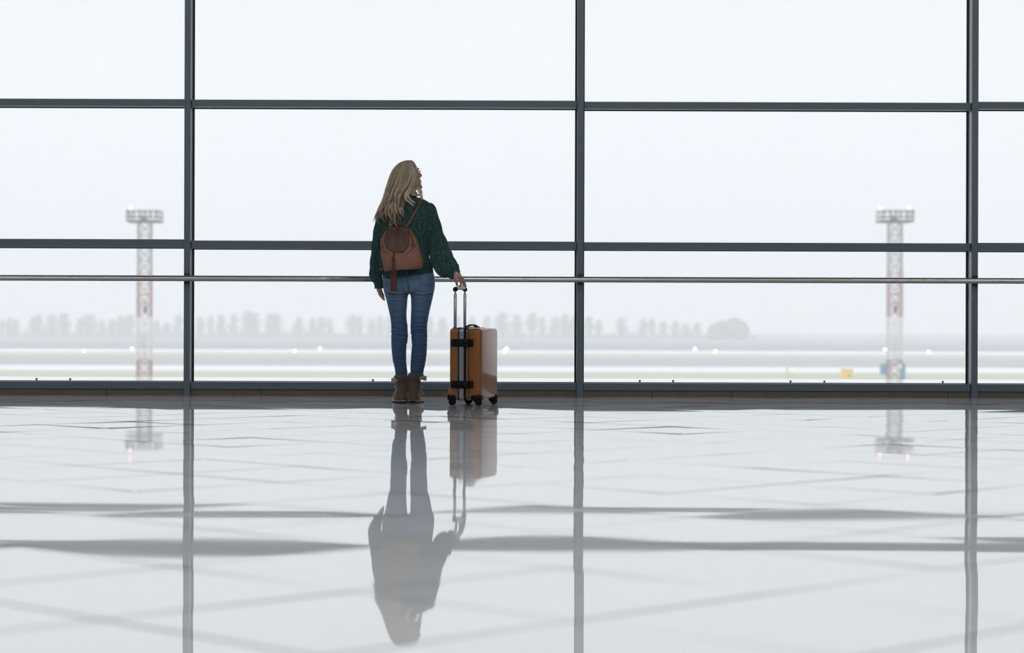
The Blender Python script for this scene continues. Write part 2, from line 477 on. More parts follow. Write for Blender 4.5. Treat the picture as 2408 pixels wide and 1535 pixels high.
def merge(parts):
    V, Q, k = [], [], 0
    for v, q in parts:
        V.append(v); Q.append(np.asarray(q) + k); k += len(v)
    return np.vstack(V), np.vstack(Q)

def remesh(V, Q, voxel, smooth=2):
    me = np_mesh('tmp', V, Q)
    o = bpy.data.objects.new('tmp', me); COL.objects.link(o)
    md = o.modifiers.new('r', 'REMESH'); md.mode = 'VOXEL'; md.voxel_size = voxel
    if smooth:
        s = o.modifiers.new('s', 'SMOOTH'); s.iterations = smooth; s.factor = .5
    dg = bpy.context.evaluated_depsgraph_get(); dg.update()
    me2 = bpy.data.meshes.new_from_object(o.evaluated_get(dg))
    bpy.data.objects.remove(o); bpy.data.meshes.remove(me)
    me2.materials.clear()
    return me2

def bvh_of(me):
    n = len(me.vertices); co = np.empty(n * 3, np.float32); me.vertices.foreach_get('co', co)
    return BVHTree.FromPolygons([tuple(c) for c in co.reshape(-1, 3)], [tuple(p.vertices) for p in me.polygons])

def verts_of(me):
    co = np.empty(len(me.vertices) * 3, np.float32); me.vertices.foreach_get('co', co)
    return co.reshape(-1, 3).astype(float)

def ring_px(X0, Y0, X1, Y1, D, hd, off=0.0):
    """ring whose ends stand at two pixels, half depth hd, centre pushed by off along the view"""
    p, q = P(X0, Y0, D + off), P(X1, Y1, D + off)
    c = (p + q) / 2; a = (q - p) / 2
    return [*c, *a, 0, hd, 0]
#PARTS

# ================================================================== THE HALL
def zW(Y, X=CX, D=WALL_Y): return P(X, Y, D).z
def xW(X, Y=500, D=WALL_Y): return P(X, Y, D).x

HX = 15.0; HB = -14.0; HT = 8.6

# floor: stone slabs laid on the diagonal, every slab very slightly dished and tipped
def build_floor():
    a = 0.585; gap = 0.006
    c1_0, c2_0 = -3.50 - 0.0585, 3.95 - 0.0585   # joint offsets of both diagonals
    sp = a * math.sqrt(2)
    r = np.random.default_rng(5)
    V, Q, k = [], [], 0
    n = 9
    g = np.linspace(-1, 1, n)
    gx, gy = np.meshgrid(g, g)
    idx = np.arange(n * n).reshape(n, n)
    q0 = np.stack([idx[:-1, :-1], idx[:-1, 1:], idx[1:, 1:], idx[1:, :-1]], -1).reshape(-1, 4)
    hlf = (a - gap) / 2
    e1 = np.array([1, 1]) / math.sqrt(2); e2 = np.array([-1, 1]) / math.sqrt(2)
    for i in range(-40, 41):
        for j in range(-40, 41):
            cd = c1_0 + (i + .5) * sp      # x - y
            cs = c2_0 + (j + .5) * sp      # x + y
            x, y = (cd + cs) / 2, (cs - cd) / 2
            if not (-5.6 < x < 5.6 and 1.0 < y < WALL_Y + .45): continue
            bad = 2.1 if r.random() < .3 else 1.0
            tx, ty = r.normal(0, .00095, 2) * bad
            dish = r.normal(0.00008, .00012)
            dis2 = r.normal(0, .00012)
            U, W = gx * hlf, gy * hlf
            z = tx * U + ty * W + dish * (gx**2 + gy**2 - .66) * .9 + dis2 * gx * gy * 1.2
            edge = np.maximum(np.abs(gx), np.abs(gy)) > .999
            xy = np.array([x, y])[None, None] + U[..., None] * e1 + W[..., None] * e2
            xy[..., 1] = np.minimum(xy[..., 1], WALL_Y + .12)
            v = np.dstack([xy, z]).reshape(-1, 3)
            V.append(v); Q.append(q0 + k); k += len(v)
            # small arris: a lip around the slab, dropping into the joint
    V = np.vstack(V); Q = np.vstack(Q)
    me = np_mesh('floor', V, Q)
    o = link_mesh('floor', me, 'floor')
    tag(o, kind='structure')
    # the same stone beyond the picture, and the joint bed below the slabs
    mb = MB()
    mb.span((-HX, HB, -.05), (HX, 1.0, 0)).span((-HX, 1.0, -.05), (-5.3, WALL_Y + .3, 0)).span((5.3, 1.0, -.05), (HX, WALL_Y + .3, 0))
    o2 = mb.build('floor_surround', 'floor'); tag(o2, kind='structure')
    mb = MB(); mb.span((-5.31, 1.0, -.05), (5.31, WALL_Y + .3, -.003))
    tag(mb.build('floor_joint_bed', 'grout'), kind='structure')
build_floor()

for nm, a, b, mt in (('wall_left', (-HX - .2, HB, 0), (-HX, WALL_Y + .3, HT), 'wall'),
                     ('wall_right', (HX, HB, 0), (HX + .2, WALL_Y + .3, HT), 'wall'),
                     ('wall_back', (-HX - .2, HB - .2, 0), (HX + .2, HB, HT), 'wall'),
                     ('ceiling', (-HX - .2, HB - .2, HT), (HX + .2, WALL_Y + .3, HT + .2), 'ceiling')):
    tag(MB().span(a, b).build(nm, mt), kind='structure')

# unseen fill light panels added under the ceiling, over the camera and behind it
for i, y in enumerate((-10, -5, 0, 5)):
    for sd_, x in zip(('left part', 'middle', 'right part'), (-8, 0, 8)):
        o = MB().span((x - 1.2, y - .3, HT - .06), (x + 1.2, y + .3, HT - .01)).build('added_fill_panel', 'panel_glow')
        tag(o, 'glowing ceiling lamp panel over the hall\'s %s, %s row from the glass wall' % (sd_, ('fourth', 'third', 'second', 'first')[i]), 'fill light', 'added fill light panels')

# ---- glazed wall
FIN = [(433.5, 448.4), (1358.1, 1373.0), (2286.7, 2300.8)]
fx = [((xW(a, 240)), (xW(b, 240))) for a, b in FIN]
bay = 2.968
w_f = 0.047
cent = [sum(p) / 2 for p in fx]
cent = [cent[0] - bay * 2, cent[0] - bay] + cent + [cent[2] + bay, cent[2] + 2 * bay]
GB = GLASS_Y
for i, c in enumerate(cent):
    mb = MB()
    mb.span((c - w_f / 2, WALL_Y, 0.0), (c + w_f / 2, WALL_Y + .05, HT))
    o = mb.build('trim_%d' % (i + 1), 'frame', bevel=.0015); tag(o, kind='structure')
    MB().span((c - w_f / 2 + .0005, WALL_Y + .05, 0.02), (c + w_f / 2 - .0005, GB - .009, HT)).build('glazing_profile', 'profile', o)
    g = MB().span((c - w_f / 2 - .0125, GB - .009, 0.08), (c + w_f / 2 + .0125, GB + .012, HT)).build('gasket', 'gasket', o)
    if 2 <= i <= 4:
        # end blocks of the rail bracket on the mullion face
        pass

zt = []
# (top, bottom) pixel rows of each transom at the left and right end of each bay; own small offsets as built
TR = {1: [(232.9, 249.6), (562.6, 581.5)],
      2: [(234.0, 250.9), (565.3, 583.6)],
      3: [(238.9, 255.6), (569.3, 586.6)],
      4: [(239.2, 255.9), (570.8, 589.8)]}
XR = {1: 420, 2: 470, 3: 1380, 4: 2310}
for b in range(len(cent) - 1):
    x0, x1 = cent[b] + w_f / 2, cent[b + 1] - w_f / 2
    win = empty('window_%d' % (b + 1), ((x0 + x1) / 2, WALL_Y, 0)); tag(win, kind='structure')
    key = min(max(b, 1), 4)
    rows = [(zW(t, XR[key], WALL_Y + .03), zW(u, XR[key], WALL_Y + .03)) for t, u in TR[key]]
    rows += [(4.34, 4.286), (6.48, 6.426)]
    for t, u in rows:
        tr_ = MB().span((x0 + .004, WALL_Y + .03, u), (x1 - .004, WALL_Y + .048, t)).build('transom', 'frame', win, bevel=.0015)
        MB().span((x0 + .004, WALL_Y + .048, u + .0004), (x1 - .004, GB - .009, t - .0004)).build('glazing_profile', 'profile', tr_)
    zs = zW(900.6, 1363, WALL_Y + .02); zb = zW(917.6, 1363, WALL_Y + .02)
    MB().span((x0 + .003, WALL_Y + .022, zb), (x1 - .003, GB - .012, zs)).build('bottom_rail', 'frame', win, bevel=.0015)
    mb = MB()
    for t, u in rows:
        mb.span((x0 + .012, GB - .009, u - .006), (x1 - .012, GB + .012, t - .001))
    mb.span((x0 + .012, GB - .009, zb), (x1 - .012, GB + .012, zs + .005))
    mb.build('gasket', 'gasket', win)
    edges = [zs] + sorted([z for r_ in rows for z in r_]) + [HT]
    for k in range(0, len(edges) - 1, 2):
        MB().span((x0 + .006, GB - .003, edges[k] - .005), (x1 - .006, GB + .003, edges[k + 1] + .005)).build('pane', 'glass', win)

# stone plinth under the glazing
pz = zW(917.6, 1363, WALL_Y + .02)
mb = MB()
xs = [-HX] + [xW(X, 925) for X in (-300, 248, 613, 1535, 1722, 2232, 2700)] + [HX]
for a, b in zip(xs[:-1], xs[1:]):
    mb.span((a + .0015, WALL_Y + .035, -.02), (b - .0015, GB + .1, pz - .001))
tag(mb.build('baseboard_front', 'plinth', bevel=.001), kind='structure')

# ---- steel handrail
RY = WALL_Y - 0.075
rl = empty('handrail', (P(1204, 656.6, RY).x, RY, P(1204, 656.6, RY).z))
tag(rl, 'long round steel handrail running across the whole glass wall at waist height', 'handrail')
rz = P(1204, 656.7, RY).z
xj = P(860, 655, RY).x
def rail_piece(x0, x1):
    n = 40
    pts = [(x0 + (x1 - x0) * i / n, RY, rz) for i in range(n + 1)]
    return MB().tube(pts, .0222, 28).build('rail', 'steel', rl, smooth=True)
rail_piece(-HX, xj - .0006); rail_piece(xj + .0006, HX)
MB().tube([(xj - .05, RY, rz), (xj + .05, RY, rz)], .0195, 20).build('rail_joint', 'steel_dark', rl, smooth=True)
for c in cent:
    mb = MB()
    mb.span((c - .021, WALL_Y - .004, rz - .038), (c + .021, WALL_Y + .004, rz + .040))
    mb.span((c - .012, RY + .01, rz - .012), (c + .012, WALL_Y, rz + .012))
    mb.build('bracket', 'steel_dark', rl, bevel=.001)

# ================================================================== OUTSIDE
def gd(Y): return (H - GROUND_Z) * F / (Y - 772.0)
def strip(name, Y0, Y1, mat, y0=None, y1=None, dz=0.0):
    a = y0 if y0 else gd(Y1); b = y1 if y1 else gd(Y0)
    V = [(-2200, a, GROUND_Z + dz), (2200, a, GROUND_Z + dz), (2200, b, GROUND_Z + dz), (-2200, b, GROUND_Z + dz)]
    me = bpy.data.meshes.new(name); me.from_pydata(V, [], [(0, 1, 2, 3)]); me.update()
    tag(link_mesh(name, me, mat, None, False), kind='structure')
strip('near_lawn', 0, 0, 'grass', 17.0, gd(873.0))
strip('taxiway', 861.0, 873.0, 'tarmac')
strip('brown_field', 838.0, 861.0, 'brown_field')
strip('verge', 830.0, 838.0, 'grass')
strip('runway', 822.8, 830.0, 'tarmac')
strip('far_field', 0, 822.8, 'far_field', gd(822.8), 3500)

# pale roof ledge right outside the glass, with small anchor pegs
lz = 0.085
lo = empty('roof_ledge', (0, GB + .4, lz)); tag(lo, kind='structure')
ld = (H - lz) * F / (888.6 - 772.0)
MB().span((-HX, GB + .1, lz - .25), (HX, ld, lz)).build('ledge_slab', 'snow_ledge', lo)
for X in (86, 165, 877, 1504.5, 1583, 1859, 1938.5, 2217):
    p = P(X, 897, GB + .35)
    mb = MB().tube([(p.x, p.y, lz), (p.x, p.y, lz + .030)], .0055, 8).tube([(p.x, p.y, lz + .020), (p.x, p.y, lz + .029)], .009, 8)
    mb.build('anchor_peg', 'steel_dark', lo)

# terminal facade under the ledge, seen only from other places
tag(MB().span((-HX - .2, WALL_Y + .2, GROUND_Z), (HX + .2, WALL_Y + .5, lz - .25)).build('wall_outside', 'wall'), kind='structure')

# ---- floodlight masts
def mast(X0, label, lamps, equip=False, seed=1):
    D = 323.0
    r = random.Random(seed)
    k = D / F
    base = Vector((P(X0, 888, D).x, D, GROUND_Z))
    t = empty('floodlight_mast', base)
    tag(t, label, 'lighting mast', 'floodlight masts on the airfield')
    def zY(Y): return P(X0, Y, D).z
    hw = 0.98
    bands = [(zY(523), zY(642), 'dark_metal', .085), (zY(642), zY(745), 'red_paint', .15), (zY(745), zY(846), 'white_paint', .16), (zY(846), GROUND_Z, 'red_paint', .17)]
    nm = {'dark_metal': 'upper_mast_section', 'red_paint': 'red_mast_section', 'white_paint': 'white_mast_section'}
    for z1, z0, mt, lw in bands:
        mb = MB()
        for sx_ in (-1, 1):
            for sy in (-1, 1):
                mb.span((base.x + sx_ * hw - lw / 2, D + sy * hw - lw / 2, z0), (base.x + sx_ * hw + lw / 2, D + sy * hw + lw / 2, z1))
                # inner chord close to the leg
                mb.span((base.x + sx_ * (hw - .34) - .03, D + sy * hw - .03, z0), (base.x + sx_ * (hw - .34) + .03, D + sy * hw + .03, z1))
        n = max(2, round((z1 - z0) / 1.9)); hh = (z1 - z0) / n
        for q in range(n):
            a, b = z0 + q * hh, z0 + (q + 1) * hh
            for s_ in (-1, 1):
                for (x0, x1) in ((-hw, hw), (hw, -hw)):
                    mb.bar((base.x + x0, D + s_ * hw, a), (base.x + x1, D + s_ * hw, b), .055)
                    mb.bar((base.x + s_ * hw, D + x0, a), (base.x + s_ * hw, D + x1, b), .055)
                mb.bar((base.x - hw, D + s_ * hw, b), (base.x + hw, D + s_ * hw, b), .06)
                for s2 in (-1, 1):   # lacing between the leg and its inner chord
                    for c in range(3):
                        mb.bar((base.x + s2 * hw, D + s_ * hw, a + hh * c / 3), (base.x + s2 * (hw - .34), D + s_ * hw, a + hh * (c + 1) / 3), .04)
        mb.build(nm[mt], mt, t)
    # ladder in the middle
    mb = MB(); zt_ = zY(523)
    for s_ in (-.2, .2): mb.bar((base.x + s_, D, GROUND_Z), (base.x + s_, D, zt_), .04)
    z = GROUND_Z
    while z < zt_: mb.bar((base.x - .2, D, z), (base.x + .2, D, z), .03); z += .45
    mb.build('ladder', 'dark_metal', t)
    # junction boxes hanging inside the red section
    for Y, wd, hg in ((692, .7, .25), (713, .9, .22), (727, .45, 1.1)):
        MB().box((base.x + .12, D, zY(Y)), (wd, .5, hg)).build('junction_box', 'dark_metal', t)
    # platform
    pw = 2.42
    zf = zY(521)
    MB().box((base.x, D, zf), (2 * pw, 2 * pw, .28)).build('platform', 'mast_platform', t)
    zr = zY(496)
    mb = MB()
    for a, b in (((-1, -1), (1, -1)), ((1, -1), (1, 1)), ((1, 1), (-1, 1)), ((-1, 1), (-1, -1))):
        for z in (zf + .65, zr): mb.bar((base.x + a[0] * pw, D + a[1] * pw, z), (base.x + b[0] * pw, D + b[1] * pw, z), .09)
        for q in range(5):
            f = q / 4; x = base.x + (a[0] + (b[0] - a[0]) * f) * pw; y = D + (a[1] + (b[1] - a[1]) * f) * pw
            mb.bar((x, y, zf), (x, y, zr), .08)
    mb.build('railing', 'dark_metal', t)
    for q in range(6):
        for lv, zz in enumerate((zf + .62, zf + 1.28)):
            x = base.x + (-1 + 2 * (q + .5) / 6) * (pw + .1)
            m1 = MB(); m1.box((x, D - pw - .25, zz), (.5, .34, .40), Matrix.Rotation(R(-20), 3, 'X'))
            fl = m1.build('floodlight', 'dark_metal', t)
            MB().box((x, D - pw - .43, zz - .05), (.42, .03, .32), Matrix.Rotation(R(-20), 3, 'X')).build('lens', 'lens', fl)
    MB().box((base.x - .15, D, zf + .55), (.9, .9, .8)).build('equipment_box', 'mast_platform', t)
    for X, Y in lamps:
        p = P(X, Y, D - pw)
        l = MB().tube([(p.x, p.y, zr), (p.x, p.y, p.z)], .05, 8).build('lamp_post', 'dark_metal', t)
        MB().ball(p, .22, 10).build('obstruction_lamp', 'red_glow', l, smooth=True)
    if equip:
        p = P(2077, 860, D - 3)
        MB().box((p.x, p.y, p.z - .5), (.8, .8, 1.6)).build('blue_cabinet', 'blue_box', t)
        p = P(2122, 870, D - 3)
        MB().box((p.x, p.y, (p.z + GROUND_Z) / 2 + .2), (.75, .8, p.z - GROUND_Z + 1.6)).build('blue_cabinet', 'blue_box', t)
        p = P(2116, 862, D - 4)
        MB().ball(p, .42, 14, (1, .35, 1)).bar(p, (p.x, p.y, GROUND_Z), .12).build('white_dish', 'white_paint', t, smooth=True)
    return t
mast(339.5, 'tall lattice floodlight mast in the fog seen through the leftmost window bay', [(307, 488.5)], seed=1)
mast(2103.5, 'tall lattice floodlight mast near the right end, blue cabinets at its foot', [(2071.5, 488.5), (2137, 488)], equip=True, seed=2)
m_ = P(372, 488, 320)

def gthing(name, X, Y0, Y1, wpx, mat, label, cat, D=316.0):
    k = D / F
    p = P(X, Y1, D); h = (Y1 - Y0) * k
    return p, h, wpx * k
# yellow apron cabinet and the orange marker left of it
p, h, wd = gthing('', 1993.5, 866, 888.5, 26, '', '', '')
t = empty('apron_cabinet', (p.x, p.y, GROUND_Z)); tag(t, 'yellow equipment box on the grass to the left of the right floodlight mast', 'cabinet')
MB().span((p.x - wd / 2, p.y, GROUND_Z), (p.x + wd / 2, p.y + 1.2, GROUND_Z + h + .15)).build('housing', 'yellow_box', t, bevel=.04)
MB().span((p.x - wd / 2 - .05, p.y - .05, GROUND_Z + h + .1), (p.x + wd / 2 + .05, p.y + 1.25, GROUND_Z + h + .24)).build('lid', 'yellow_box', t)
MB().span((p.x + .1, p.y - .05, GROUND_Z + .55), (p.x + .4, p.y + .02, GROUND_Z + .8)).build('vent', 'dark_metal', t)
p = P(1861, 888, 316.0)
t = empty('apron_marker', (p.x, p.y, GROUND_Z)); tag(t, 'small orange marker frame standing on the grass left of the yellow box', 'marker')
mb = MB()
for a in (-.55, .5): mb.span((p.x + a - .05, p.y, GROUND_Z), (p.x + a + .05, p.y + .1, GROUND_Z + 1.1))
mb.span((p.x - .6, p.y, GROUND_Z + .7), (p.x + .55, p.y + .1, GROUND_Z + .82))
mb.build('stand', 'orange_box', t)
MB().span((p.x - .75, p.y, GROUND_Z + 1.1), (p.x - .45, p.y + .3, GROUND_Z + 1.9)).build('lamp_head', 'yellow_box', t)

# ---- runway edge lights
def rlight(X, Y, far, where):
    D = gd(Y - ROLL * (X - CX) + 2.2)
    p = P(X, Y, D)
    o = empty('runway_light', (p.x, p.y, GROUND_Z))
    tag(o, where, 'runway light', 'lit runway edge lights')
    MB().tube([(p.x, p.y, GROUND_Z), (p.x, p.y, p.z)], .06, 6).build('stem', 'dark_metal', o)
    MB().ball(p, .21, 8).build('lamp', 'runway_glow', o, smooth=True)
RL = [(197, 825, 0, 'runway light glowing to the left of the left floodlight mast, farther from it'),
      (310.5, 819.5, 1, 'runway light glowing just beside the left floodlight mast'),
      (693, 825, 0, 'runway light glowing left of the person, lower and farther left of two'),
      (752, 819.5, 1, 'runway light glowing left of the person, the one closer to the person'),
      (1186, 825, 0, 'larger runway light glowing just right of the suitcase, lower of the pair'),
      (1191.5, 819.5, 1, 'smaller runway light glowing just right of the suitcase, upper of the pair'),
      (1634, 820.5, 1, 'runway light glowing below the big round tree, upper left one of two'),
      (1682, 826, 0, 'runway light glowing below the big round tree, lower right one of two'),
      (2081, 821.5, 1, 'runway light glowing close to the left side of the right floodlight mast'),
      (2184, 827, 0, 'runway light glowing to the right of the right floodlight mast')]
for X, Y, f, wh in RL: rlight(X, Y, f, wh)

# ---- far row of bare trees
def tree_mesh(seed, hgt, wid, dense):
    r = random.Random(seed); mb = MB()
    tr = MB().tube([(0, 0, 0), (r.uniform(-.2, .2), 0, hgt * .35), (r.uniform(-.3, .3), 0, hgt * .75)], [.45, .32, .12], 6)
    nb = int(120 * dense)
    for i in range(nb):
        z0 = hgt * r.uniform(.12, .72); an = r.uniform(0, 6.283)
        f = r.uniform(.35, 1.0)
        z1 = min(hgt, z0 + hgt * r.uniform(.12, .42))
        rad = wid * .5 * f * math.sqrt(max(.05, 1 - ((z1 / hgt - .58) / .47) ** 2))
        a = Vector((0, 0, z0)); m = Vector((math.cos(an) * rad * .55, math.sin(an) * rad * .55, z0 + (z1 - z0) * .5)); b = Vector((math.cos(an) * rad, math.sin(an) * rad, z1))
        mb.tube([a, m, b], [.16, .11, .05], 4)
        for q in range(4):
            d = Vector((r.uniform(-1, 1), r.uniform(-1, 1), r.uniform(-.1, 1.2))) * (wid * .17)
            s0 = m.lerp(b, r.random()); mb.tube([s0, s0 + d], [.08, .035], 3)
    return tr, mb
protos = []
for s_, hg, wd, dn in ((1, 19, 9, 1.0), (2, 17, 6.5, .9), (3, 20, 8, 1.2), (4, 15, 10, .8), (5, 18, 5.5, 1.0)):
    tr, br = tree_mesh(s_, hg, wd, dn)
    protos.append((tr, br, hg, wd))
DT = 1480.0
def plant(X, Ytop, wpx, label, group, first=None, proto=None, D=DT):
    k = D / F
    i = proto if proto is not None else rtree.randrange(5)
    p = P(X, 797, D)
    h = H - (Ytop - ROLL * (X - CX) - CY) * k - GROUND_Z
    root = empty('bare_tree', (p.x, D, GROUND_Z)); tag(root, label, 'tree', group)
    if i not in pm:
        a = protos[i][0].build('trunk', 'bark', None); b = protos[i][1].build('branches', 'bark', None)
        pm[i] = (a.data, b.data); bpy.data.objects.remove(a); bpy.data.objects.remove(b)
    for nm, me in zip(('trunk', 'branches'), pm[i]):
        o = bpy.data.objects.new(nm, me); COL.objects.link(o); o.parent = root
    root.scale = (wpx * k / protos[i][3], wpx * k / protos[i][3], h / protos[i][2])
    root.rotation_euler.z = rtree.uniform(0, 6.28)
pm = {}
rtree = random.Random(42)
def where(X):
    if X < 300: return 'hazy bare tree in the far row left of the left floodlight mast', 'hazy trees left of the left mast'
    if X < 433: return 'hazy bare tree in the far row between the left floodlight mast and the first mullion', 'hazy trees between left mast and first mullion'
    if X < 920: return 'hazy bare tree in the far row between the first mullion and the person', 'hazy trees left of the person'
    if X < 1060: return 'hazy bare tree in the far row between the person and the suitcase', 'hazy trees between person and suitcase'
    if X < 1360: return 'hazy bare tree in the far row between the suitcase and the middle mullion', 'hazy trees right of the suitcase'
    return 'hazy bare tree in the far row between the middle mullion and the round tree', 'hazy trees right of the middle mullion'
TREES = [(4, 752, 20), (22, 748, 26), (36, 750, 22), (80, 745, 30), (91, 738, 22), (123, 738, 32), (150, 736, 34), (190, 748, 26), (210, 739, 44), (240, 752, 22), (262, 750, 20),
         (283, 742, 34), (304, 741, 36), (368, 752, 22), (392, 757, 22), (420, 740, 28), (470, 745, 26), (495, 742, 22), (520, 740, 26), (549, 738, 26), (583, 731, 34), (598, 735, 30),
         (637, 736, 38), (652, 738, 26), (702, 744, 24), (735, 747, 20), (756, 744, 30), (775, 746, 20), (828, 739, 34), (845, 742, 24), (872, 748, 22), (893, 743, 26), (915, 742, 24), (945, 745, 24),
         (975, 742, 26), (1010, 744, 24), (1040, 745, 26), (1075, 742, 26), (1110, 744, 22), (1145, 742, 24), (1180, 733, 40), (1215, 740, 30), (1252, 735, 32), (1275, 744, 22), (1305, 746, 30), (1330, 738, 36), (1352, 742, 26),
         (1385, 744, 28), (1408, 752, 22), (1462, 747, 30), (1512, 749, 26), (1532, 750, 24), (1560, 755, 24), (1588, 754, 26), (1612, 760, 22), (1640, 757, 22)]
for i_, (X, Y, wd) in enumerate(TREES):
    lb, gr = where(X)
    plant(X, Y, wd * 1.3, lb, gr, D=DT + (i_ % 3) * 26)
# low scrub closing the row near the ground
mb = MB(); r = random.Random(77)
for i in range(2600):
    x = r.uniform(-390, 205) ; y = DT + r.uniform(90, 130); h_ = 7.5 * r.uniform(.3, 1) * (1 + .3 * math.sin(x * .13) + .2 * math.sin(x * .037 + 1))
    if x > 165: h_ *= .55
    a = Vector((x, y, GROUND_Z)); b = Vector((x + r.uniform(-1.6, 1.6), y, GROUND_Z + h_))
    mb.tube([a, a.lerp(b, .5) + Vector((r.uniform(-.6, .6), 0, 0)), b], [.30, .24, .05], 4)
tag(mb.build('scrub', 'bark'), 'low hazy scrub filling the foot of the far tree row', 'scrub', kind='stuff')
# denser round crown
t = empty('round_tree', (P(1714, 797, DT - 60).x, DT - 60, GROUND_Z))
tag(t, 'broad round-crowned tree standing alone at the right end of the hazy row', 'tree')
r = random.Random(9); mb = MB(); tr = MB(); kk = (DT - 60) / F; cx_ = t.location.x
for lx, lh, lw in ((-.21, .86, .56), (.12, 1.0, .66), (.33, .84, .36), (-.38, .62, .3)):
    bx, bh, bw = cx_ + lx * 92 * kk, (H - (742 - CY) * kk - GROUND_Z) * lh, 92 * kk * lw
    tr.tube([(bx, DT - 60, GROUND_Z), (bx, DT - 60, GROUND_Z + bh * .6)], [.6, .25], 6)
    for i in range(420):
        an, el = r.uniform(0, 6.283), r.uniform(-1.2, 1.5)
        rr = r.uniform(.55, 1)
        b = Vector((bx + math.cos(an) * math.cos(el) * bw / 2 * rr, DT - 60 + math.sin(an) * math.cos(el) * bw / 2 * rr, GROUND_Z + bh * .55 + math.sin(el) * bh * .45 * rr))
        a = b + Vector((r.uniform(-1, 1), r.uniform(-1, 1), r.uniform(-1.3, -.3))) * 2.2
        mb.tube([a, b], [.32, .10], 4)
tr.build('trunk', 'bark', t); mb.build('branches', 'bark', t)

# ---- fog over the airfield
m = bpy.data.materials.new('fog'); m.use_nodes = True; m.node_tree.nodes.clear()
o_ = m.node_tree.nodes.new('ShaderNodeOutputMaterial'); vs_ = m.node_tree.nodes.new('ShaderNodeVolumeScatter')
vs_.inputs['Color'].default_value = (0.97, 0.987, 1, 1); vs_.inputs['Density'].default_value = 0.00105; vs_.inputs['Anisotropy'].default_value = 0.2
m.node_tree.links.new(vs_.outputs[0], o_.inputs['Volume'])
M['fog'] = m
fog = MB().span((-2300, 24, GROUND_Z - 1), (2300, 1900, 90)).build('fog', 'fog'); tag(fog, kind='stuff')

